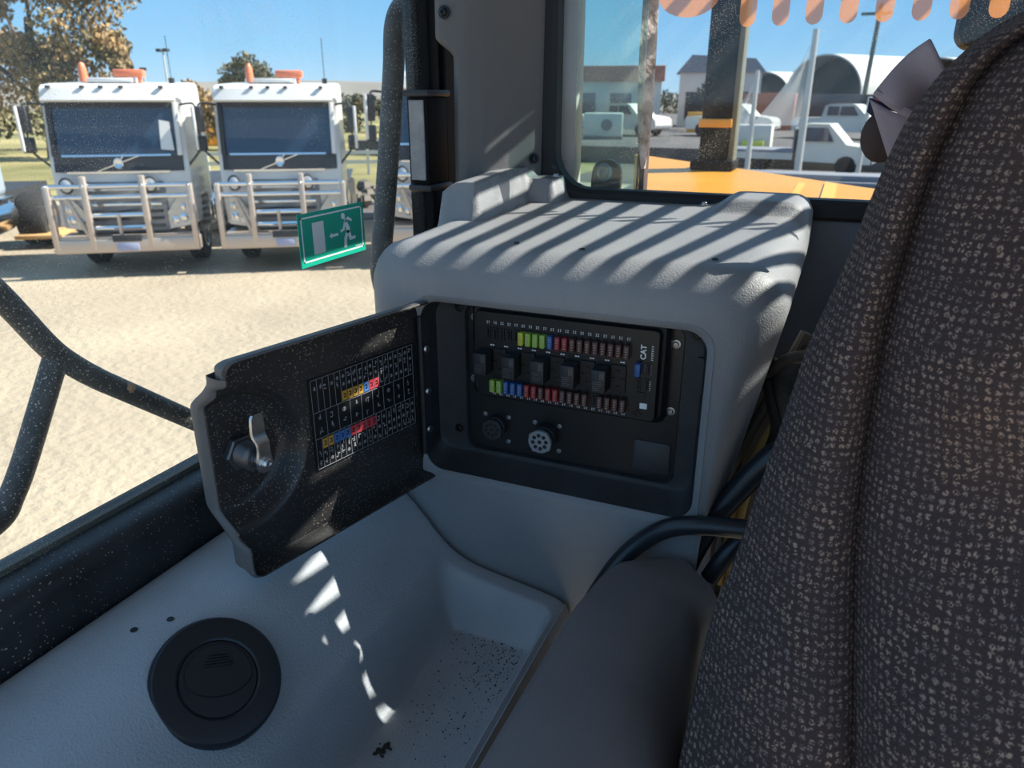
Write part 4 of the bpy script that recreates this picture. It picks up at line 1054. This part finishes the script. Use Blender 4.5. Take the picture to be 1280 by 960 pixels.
# chrome-tanked prime mover cut by the left edge
pm_ = thing('prime_mover', 'bonneted truck with chrome tank at the left picture edge', 'truck', (-13.0, 8.05, 0), R(36))
K = dict(parent=pm_, local=True)
b = B(); b.box(-2.3, -.55, .2, 2.4, 1.0, 2.0, .15, 3); obj('bonnet', b, 'blue_paint', **K)
b = B(); b.box(-1.9, -.9, .6, 5.5, .75, 1.0); obj('chassis', b, 'dark_trim', **K)
a, h = wheel_bm((-.62, .25, .52), .52, .4); w_ = obj('wheel', a, 'tyre', **K); obj('hub', h, 'dull_steel', w_, local=True)
a, h = wheel_bm((-.25, 2.7, .52), .52, .5); w_ = obj('wheel', a, 'tyre', **K); obj('hub', h, 'chrome', w_, local=True)
b = B(); b.tube([(-.62, 1.0, .72), (-.62, 1.9, .72)], .34, 22, False); obj('fuel_tank', b, 'chrome', **K)
b = B(); b.box(-.95, -.32, .95, 1.95, 1.0, 1.07, .02); obj('tank_step', b, 'chrome', **K)
b = B()
for k in range(60): pass
b.tube([(-.62 + .035 * math.cos(k * .9), 1.0 + .035 * math.sin(k * .9), 1.1 + k * .018) for k in range(66)], .012, 5, False); obj('coiled_line', b, 'pole_pale', **K)
b = B(); b.box(-.5, .35, 2.0, 3.0, .20, .28, .01); obj('timber_block', b, 'timber', **K)

# ================================================================== PADDOCK: trees, poles, container, rails
def tree(name, label, loc, h, blobs, leaf, n, ls, trunk=True, group=None):
    t = thing(name, label, 'tree' if trunk else 'bush', loc, 0, group)
    if trunk:
        b = B(); b.tube([(0, 0, -.1), (.15, .1, h * .25), (-.1, 0, h * .5), (.1, 0, h * .75)], [.035 * h, .028 * h, .02 * h, .008 * h], 8); tk = obj('trunk', b, 'bark', t, local=True)
        for c, r in blobs[:7]:
            b = B(); b.tube([(.05, .05, h * .3), tuple(Vector(c) * .5 + Vector((0, 0, h * .18))), c], [.016 * h, .011 * h, .004 * h], 6); obj('branch', b, 'bark', t, local=True)
    for bi, (c, r) in enumerate(blobs):
        bm = bmesh.new()
        for k in range(n):
            d_ = Vector((random.gauss(0, 1), random.gauss(0, 1), random.gauss(0, 1))).normalized() * r * random.random() ** .45
            d_.z *= .8
            p = Vector(c) + d_
            q = Euler((random.random() * 6.3, random.random() * 6.3, random.random() * 6.3)).to_matrix()
            s_ = ls * random.uniform(.6, 1.4)
            vs_ = [bm.verts.new(p + q @ Vector(v) * s_) for v in ((-.5, 0, 0), (0, -.35, .1), (.6, 0, 0), (0, .35, .1))]
            bm.faces.new(vs_)
        o_ = obj('foliage', bm, leaf, t, local=True, smooth=0); o_['kind'] = 'stuff'
    return t
rs = random.Random(3)
def blobset(n, w_, h0, h1, r0, r1):
    out = []
    for k in range(n):
        z = rs.uniform(h0, h1); f = math.sin(PI * (.12 + .8 * (z - h0) / (h1 - h0)))
        out.append(((rs.uniform(-1, 1) * w_ * f, rs.uniform(-1, 1) * w_ * .7 * f, z), rs.uniform(r0, r1)))
    return out
gum = blobset(30, 5.2, 3.0, 10.6, .9, 1.6) + [((3.6, 1.0, 5.6), 1.3), ((4.2, .9, 4.9), .8), ((2.6, .8, 7.6), 1.4), ((-2, 0, 9.0), 1.6), ((-1, 0, 4.0), 2.0), ((1.5, .8, 4.4), 1.5), ((-3, -1, 3.2), 1.8), ((3.0, 1.2, 3.3), 1.3), ((4.75, .9, 4.2), .55)]
tree('gum_tree', 'large olive and rust coloured gum tree above the left truck', (-36.5, 26.4, 0), 8.5, gum, 'leaf_a', 560, .22)
tree('small_tree', 'rounded grey-green tree standing behind the second white truck', (-42.06, 47.21, 0), 6.0, [((-1.2, 0, 4.5), 1.2), ((0, 0, 5.2), 1.15), ((1.2, 0, 4.6), 1.1), ((.2, 0, 4.1), 1.4), ((1.9, .4, 4.0), .8), ((-1.7, 0, 3.9), .9)], 'leaf_b', 420, .26)
tree('scrub_bush', 'tall dark bush between the two leftmost white trucks', (-34.6, 34.1, 0), 4, [((0, 0, 3.1), .9), ((.6, 0, 2.6), 1.1), ((-.5, 0, 2.2), 1.2), ((1.2, .6, 2.0), 1.1), ((.1, 0, 1.4), 1.3), ((1.8, 1, 1.4), 1.2)], 'leaf_a', 380, .25, False)
tree('scrub_bush', 'low dark bushes between the second truck and the grab rail', (-41, 58.5, 0), 3, [((-2.6, -1.8, 2.2), 1.2), ((-1, -.7, 2.5), 1.3), ((.6, .4, 2.4), 1.2), ((2, 1.4, 2.1), 1.3), ((3.4, 2.4, 2.0), 1.3), ((-4, -2.8, 1.9), 1.2), ((0, 0, .9), 1.3)], 'leaf_c', 420, .28, False)
tree('scrub_bush', 'low scrub under the gum tree at the left edge', (-44, 30.5, 0), 3, [((-4, -3, 1.6), 1.7), ((-1.5, -1.2, 1.8), 1.8), ((1, .8, 1.7), 1.7), ((3.6, 2.8, 1.5), 1.7), ((-6.6, -5, 1.8), 1.8)], 'leaf_b', 420, .3, False)
def lamp_pole(label, loc, h, heads):
    t = thing('light_pole', label, 'light pole', loc)
    b = B(); b.cyl((0, 0, 0), (0, 0, h), .09, .06, 8); obj('pole', b, 'pole_pale', t, local=True)
    for dx in heads:
        b = B(); b.box(dx - .22, dx + .22, -.15, .15, h - .1, h + .12, .03); obj('lamp_head', b, 'dark_trim', t, local=True)
lamp_pole('tall twin-headed light pole behind the left truck', (-47.6, 44.83, 0), 6.2, (-.35, .35))
lamp_pole('shorter single-headed light pole left of the twin-headed one', (-49.16, 44.16, 0), 4.9, (0,))
ct = thing('yellow_container', 'low orange-yellow bin between the two white trucks', 'container', (-37.57, 38.26, 0), R(40))
b = B(); b.box(-2.4, 2.4, -.8, .8, .05, 1.5, .04); obj('body', b, 'orange_paint', ct, local=True)
b = B()
for k in range(11): b.box(-2.3 + k * .46 - .06, -2.3 + k * .46 + .06, -.86, -.78, .1, 1.45)
obj('rib', b, 'orange_paint', ct, local=True)
rf = thing('rail_fence', 'white rail fence on the grass beside the grab rail', 'fence', (-17.04, 25.33, 0), R(32))
for k in range(9):
    b = B(); b.box(-6 + k * 1.5 - .05, -6 + k * 1.5 + .05, -.05, .05, 0, .95); obj('post', b, 'shed_white', rf, local=True)
for z in (.85, .5):
    b = B(); b.box(-6.1, 6.1, -.07, -.04, z - .07, z + .07); obj('rail', b, 'shed_white', rf, local=True)
b = B()
for k in range(60):
    b.ball((rs.uniform(-2.5, 2.5), rs.uniform(-.5, .5), rs.uniform(0, .35)), rs.uniform(.12, .28), (1, 1, .8), 6, 4)
o = single('rubble_heap', b, 'tan', 'heap of pale rubble on the ground behind the second truck', 'rubble'); o.location = (-13.6, 16.2, 0.0); o.rotation_euler = (0, 0, R(35)); o['kind'] = 'stuff'

# ================================================================== YARD SEEN THROUGH THE REAR WINDOW
def ute(label, loc, rz, paint='car_white', tray=False):
    t = thing('utility_truck', label, 'ute', loc, rz, 'vehicles parked in the rear yard')
    K = dict(parent=t, local=True)
    prof = [(-2.55, .45), (-2.6, .95), (-2.5, 1.08), (-1.0, 1.12), (-.85, 1.72), (-.6, 1.80), (.55, 1.80), (.75, 1.74), (1.35, 1.18), (2.35, 1.05), (2.55, .9), (2.6, .5), (2.4, .38), (-2.4, .38)]
    if tray: prof = [(-.35, .5), (-.35, 1.8), (-.2, 1.88), (.75, 1.88), (1.45, 1.15), (2.2, 1.05), (2.35, .9), (2.35, .45)]
    b = B(); b.loft([[(x, y * k, z if z < 1.15 else 1.15 + (z - 1.15) * k) for x, z in prof] for y, k in ((-.90, .94), (-.90, 1), (.90, 1), (.90, .94))]); obj('body', b, paint, **K)
    wl = [(-.68, 1.22, -.12, 1.68), (0.0, 1.22, .62, 1.68)] if not tray else [(-.15, 1.25, .7, 1.75)]
    for x0, z0, x1, z1 in wl:
        b = B(); b.prism([(x0 - .04, z0), (x1 + (.28 if x1 > .5 else 0), z0), (x1, z1), (x0, z1)], (0, -.915, 0), (1, 0, 0), (0, 0, 1), -.02); b.prism([(x0 - .04, z0), (x1 + (.28 if x1 > .5 else 0), z0), (x1, z1), (x0, z1)], (0, .895, 0), (1, 0, 0), (0, 0, 1), -.02); obj('side_window', b, 'windscreen', **K)
    if tray:
        b = B(); b.box(-3.2, -.45, -1.0, 1.0, .80, .9, .01); obj('tray', b, 'shed_grey', **K)
        b = B(); b.box(-3.2, -.45, -1.02, -.98, .55, .80); obj('side_rail', b, 'shed_white', **K)
        b = B(); b.box(-.50, -.45, -.95, .95, .9, 1.75); obj('headboard', b, 'shed_grey', **K)
    for x in (-1.55, 1.55) if not tray else (-1.9, 1.5):
        for y in (-.82, .82):
            q = Matrix.Translation((x, y, .37)) @ Matrix.Rotation(R(90), 4, 'X'); b = B(); b.lathe([(.2, -.12), (.34, -.12), (.37, -.08), (.37, .08), (.34, .12), (.2, .12), (.18, .08), (.01, .08)], seg=18, mtx=q); obj('wheel', b, 'tyre', **K)
    b = B(); b.box(2.5, 2.62, -.8, .8, .45, .62, .02) if not tray else b.box(2.3, 2.42, -.8, .8, .45, .65, .02); obj('bumper', b, 'grille', **K)
    return t
ute('white dual-cab ute under the arched shelters, behind the flatbed', (-.2, 46.5, TZ), R(-15))
ute('white dual-cab ute half hidden behind the black exhaust post', (-6.3, 47.5, TZ), R(-10))
ute('pale flatbed truck parked in front of the dual-cab ute under the shelters', (-1.25, 32.9, .012), R(-8), 'car_white', True)
ute('pale small ute behind the green pane, below the pale sheds', (-12.3, 46.2, TZ), R(-20), 'shed_white')
ute('pale ute behind the green pane, nearer than the pale sheds', (-18.2, 49, TZ), R(10), 'shed_white')
b = B(); b.box(-4.75, -2.95, 34.8, 35.9, TZ, 1.75, .03); single('white_crate', b, 'shed_white', 'white box crate on the ground left of the pale flatbed', 'crate')
b = B(); b.box(-4.1, -3.2, 34.55, 34.76, TZ, 1.12, .02); single('tool_chest', b, 'hiviz', 'yellow-green chest below the white crate in the rear yard', 'chest')
b = B(); b.box(-.2, 1.0, 34.7, 35.1, TZ, 1.05, .02); single('tool_chest', b, 'hiviz', 'yellow-green chest at the bonnet end of the pale flatbed', 'chest')
b = B(); b.box(-5, 3.5, 26.4, 28.2, .012, .30, .02); b.box(-5, 3.5, 26.7, 27.9, .30, .48, .02); single('steel_beams', b, 'shed_grey', 'low stack of grey steel beams in front of the flatbed', 'beams')
def dome(label, loc, w_, h, L, rz):
    t = thing('arched_shelter', label, 'shelter', loc, rz, 'white arched shelters in the rear yard')
    hz = h * .42
    arc = [(w_ / 2 * math.cos(PI * k / 20), hz + (h - hz) * math.sin(PI * k / 20)) for k in range(21)]
    arc2 = [(x * .97, hz + (z - hz) * .96) for x, z in arc]
    b = B(); b.loft([[(x, y, z) for x, z in arc] + [(x, y, z) for x, z in arc2[::-1]] for y in lin(0, L, 6)]); obj('canopy', b, 'shed_white', t, local=True)
    b = B(); b.prism([(x * .96, hz + (z - hz) * .95) for x, z in arc], (0, L * .25, 0), (1, 0, 0), (0, 0, 1), .1); obj('dark_interior', b, 'shed_dark', t, local=True)  # dark sheet stands in for the shade inside the shelter
    for sx in (-1, 1):
        b = B(); b.box(sx * w_ / 2 - 1.2 if sx > 0 else -w_ / 2 - .2, sx * w_ / 2 + .2 if sx > 0 else -w_ / 2 + 1.2, 0, L, 0, hz, .05); obj('container_wall', b, 'container_dark', t, local=True)
dome('white arched shelter directly above the white dual-cab ute', (-2.7, 78, TZ), 8.6, 5.9, 11, R(-38))
dome('small white arched shelter between the exhaust post and tallest mast', (-9.6, 94, TZ), 8.5, 5.0, 9, R(-38))
dome('white arched shelter nearest the seat, partly behind the cloth', (6.6, 88, TZ), 12, 5.9, 16, R(-38))
def mast(label, loc, h, m, r, tilt=0):
    t = thing('mast' if m != 'pole_wood' else 'utility_pole', label, 'pole', loc)
    b = B(); b.cyl((0, 0, 0), (tilt, 0, h), r, r * .75, 10); obj('shaft', b, m, t, local=True)
    if m == 'pole_wood':
        b = B(); b.box(-1, 1, -.08, .08, h - .7, h - .5); obj('cross_arm', b, m, t, local=True)
    else:
        b = B(); b.box(-.3, .3, -.3, .3, 0, .12, .02); obj('base_plate', b, m, t, local=True)
    return t
mast('pale galvanised mast nearest the black exhaust post', (-3.2, 29.4, .012), 3.72, 'pole_pale', .10)
mast('tallest pale galvanised mast in front of the arched shelter', (-1.45, 29.6, .012), 5.0, 'pole_pale', .13)
mast('short pale mast beside the cloth with a red flag', (.56, 29.6, .012), 2.85, 'pole_pale', .09)
b = B(); b.box(.655, 1.2, 29.56, 29.64, 2.38, 2.76, .02); single('red_flag', b, 'redlens', 'small red flag on the short mast beside the cloth', 'flag')
mast('dark timber utility pole with a cross arm in the rear yard', (.75, 65.65, TZ), 8.5, 'pole_wood', .2, .25)
M['film'] = decal_mat('plastic_film', (.7, .7, .68), .45)
for (x, z1, ww, lab) in ((-3.22, 3.25, .95, 'pale plastic sheet hanging from the mast nearest the exhaust post'), (-1.48, 4.55, 1.65, 'pale plastic sheet hanging from the tallest mast')):
    y = 29.4 if x < -2 else 29.6
    b = B(); b.grid(lambda u, v: (x - .1 - ww * (1 - v) ** 1.3 * u, y + .08 * math.sin(u * 9 + v * 4), lerp(1.9, z1, v)), lin(0, 1, 12), lin(0, 1, 10))
    single('plastic_sheet', b, 'film', lab, 'sheet')
sh = thing('site_shed', 'pale grey site sheds with a red fascia beyond the green pane', 'shed', (-17.6, 58, TZ), R(16))
b = B(); b.box(-6, 4.5, 0, 4, 0, 3.3); obj('wall', b, 'shed_white', sh, local=True)
b = B(); b.box(-6.2, 4.7, -.3, 4.3, 3.3, 4.4, .05); obj('fascia', b, 'brick_red', sh, local=True)
for x in (-4, -1.2, 1.5):
    b = B(); b.box(x - .8, x + .8, -.05, .02, 1.0, 2.5); obj('window', b, 'windscreen', sh, local=True)
sh = thing('site_shed', 'grey pitched site shed between the strut and the exhaust post', 'shed', (-9.8, 64, TZ), R(12))
b = B(); b.box(-3.0, 3.2, 0, 4, 0, 4.0); obj('wall', b, 'shed_white', sh, local=True)
b = B(); b.prism([(-3.3, 4.0), (3.5, 4.0), (2.6, 5.0), (-2.2, 5.3)], (0, 4.2, 0), (1, 0, 0), (0, 0, 1), 4.4); obj('roof', b, 'shed_grey', sh, local=True)
for x in (-1.6, 1.4):
    b = B(); b.box(x - .9, x + .9, -.05, .02, .5, 2.6); obj('roller_door', b, 'shed_dark', sh, local=True)
for i, (x, y, w_, h, z0, mm, lab) in enumerate(((-14.6, 40.5, 1.9, 1.1, .15, 'car_white', 'white square tank behind the green pane, left one'), (-12.3, 41.2, 2.1, 1.2, .15, 'car_white', 'white square tank behind the green pane, right one'))):
    t = thing('square_tank', lab, 'tank', (x, y, TZ), R(15)); b = B(); b.box(-w_ / 2, w_ / 2, -.8, .8, z0, z0 + h, .08, 2); obj('body', b, mm, t, local=True)
    b = B(); b.box(-w_ / 2, w_ / 2, -.7, .7, 0, z0); obj('stand', b, 'shed_grey', t, local=True)
    q = Matrix.Translation((.2, -.8, z0 + h * .5)) @ Matrix.Rotation(R(90), 4, 'X'); b = B(); b.lathe([(.3, 0), (.3, .06), (.22, .08), (.01, .08)], seg=16, mtx=q); obj('round_cap', b, 'shed_grey', t, local=True)
b = B(); b.box(-8.4, -3.6, 58, 60, TZ, 3.2, .03); single('rust_container', b, 'brick_red', 'rust-red shipping container under the small arched shelter', 'container')
b = B(); b.box(-3.4, 2.2, 60, 62, TZ, 3.1, .03)
ct = single('charcoal_container', b, 'container_dark', 'charcoal shipping container behind the tallest mast', 'container')
b = B(); b.box(2.4, 5.2, 60.5, 62.5, TZ, 4.6, .03); single('grey_container', b, 'shed_grey', 'tall grey sheeted container near the cloth', 'container')
b = B(); b.box(-9.8, -8.6, 52, 53, TZ, 2.0, .02); single('orange_bucket', b, 'orange_paint', 'orange loader bucket beside the black exhaust post', 'bucket')
tree('yard_tree', 'dark green tree in front of the grey pitched shed', (-8.9, 57, TZ), 4.5, [((0, 0, 4.2), .8), ((.3, 0, 3.3), 1.0), ((-.3, 0, 2.5), 1.0)], 'leaf_c', 260, .25)
tree('scrub_bush', 'distant dark tree line along the rear yard horizon', (-6, 130, 0), 3, [((x, rs.uniform(-3, 3), 2.2), 2.6) for x in range(-34, 40, 4)], 'leaf_c', 160, .8, False)
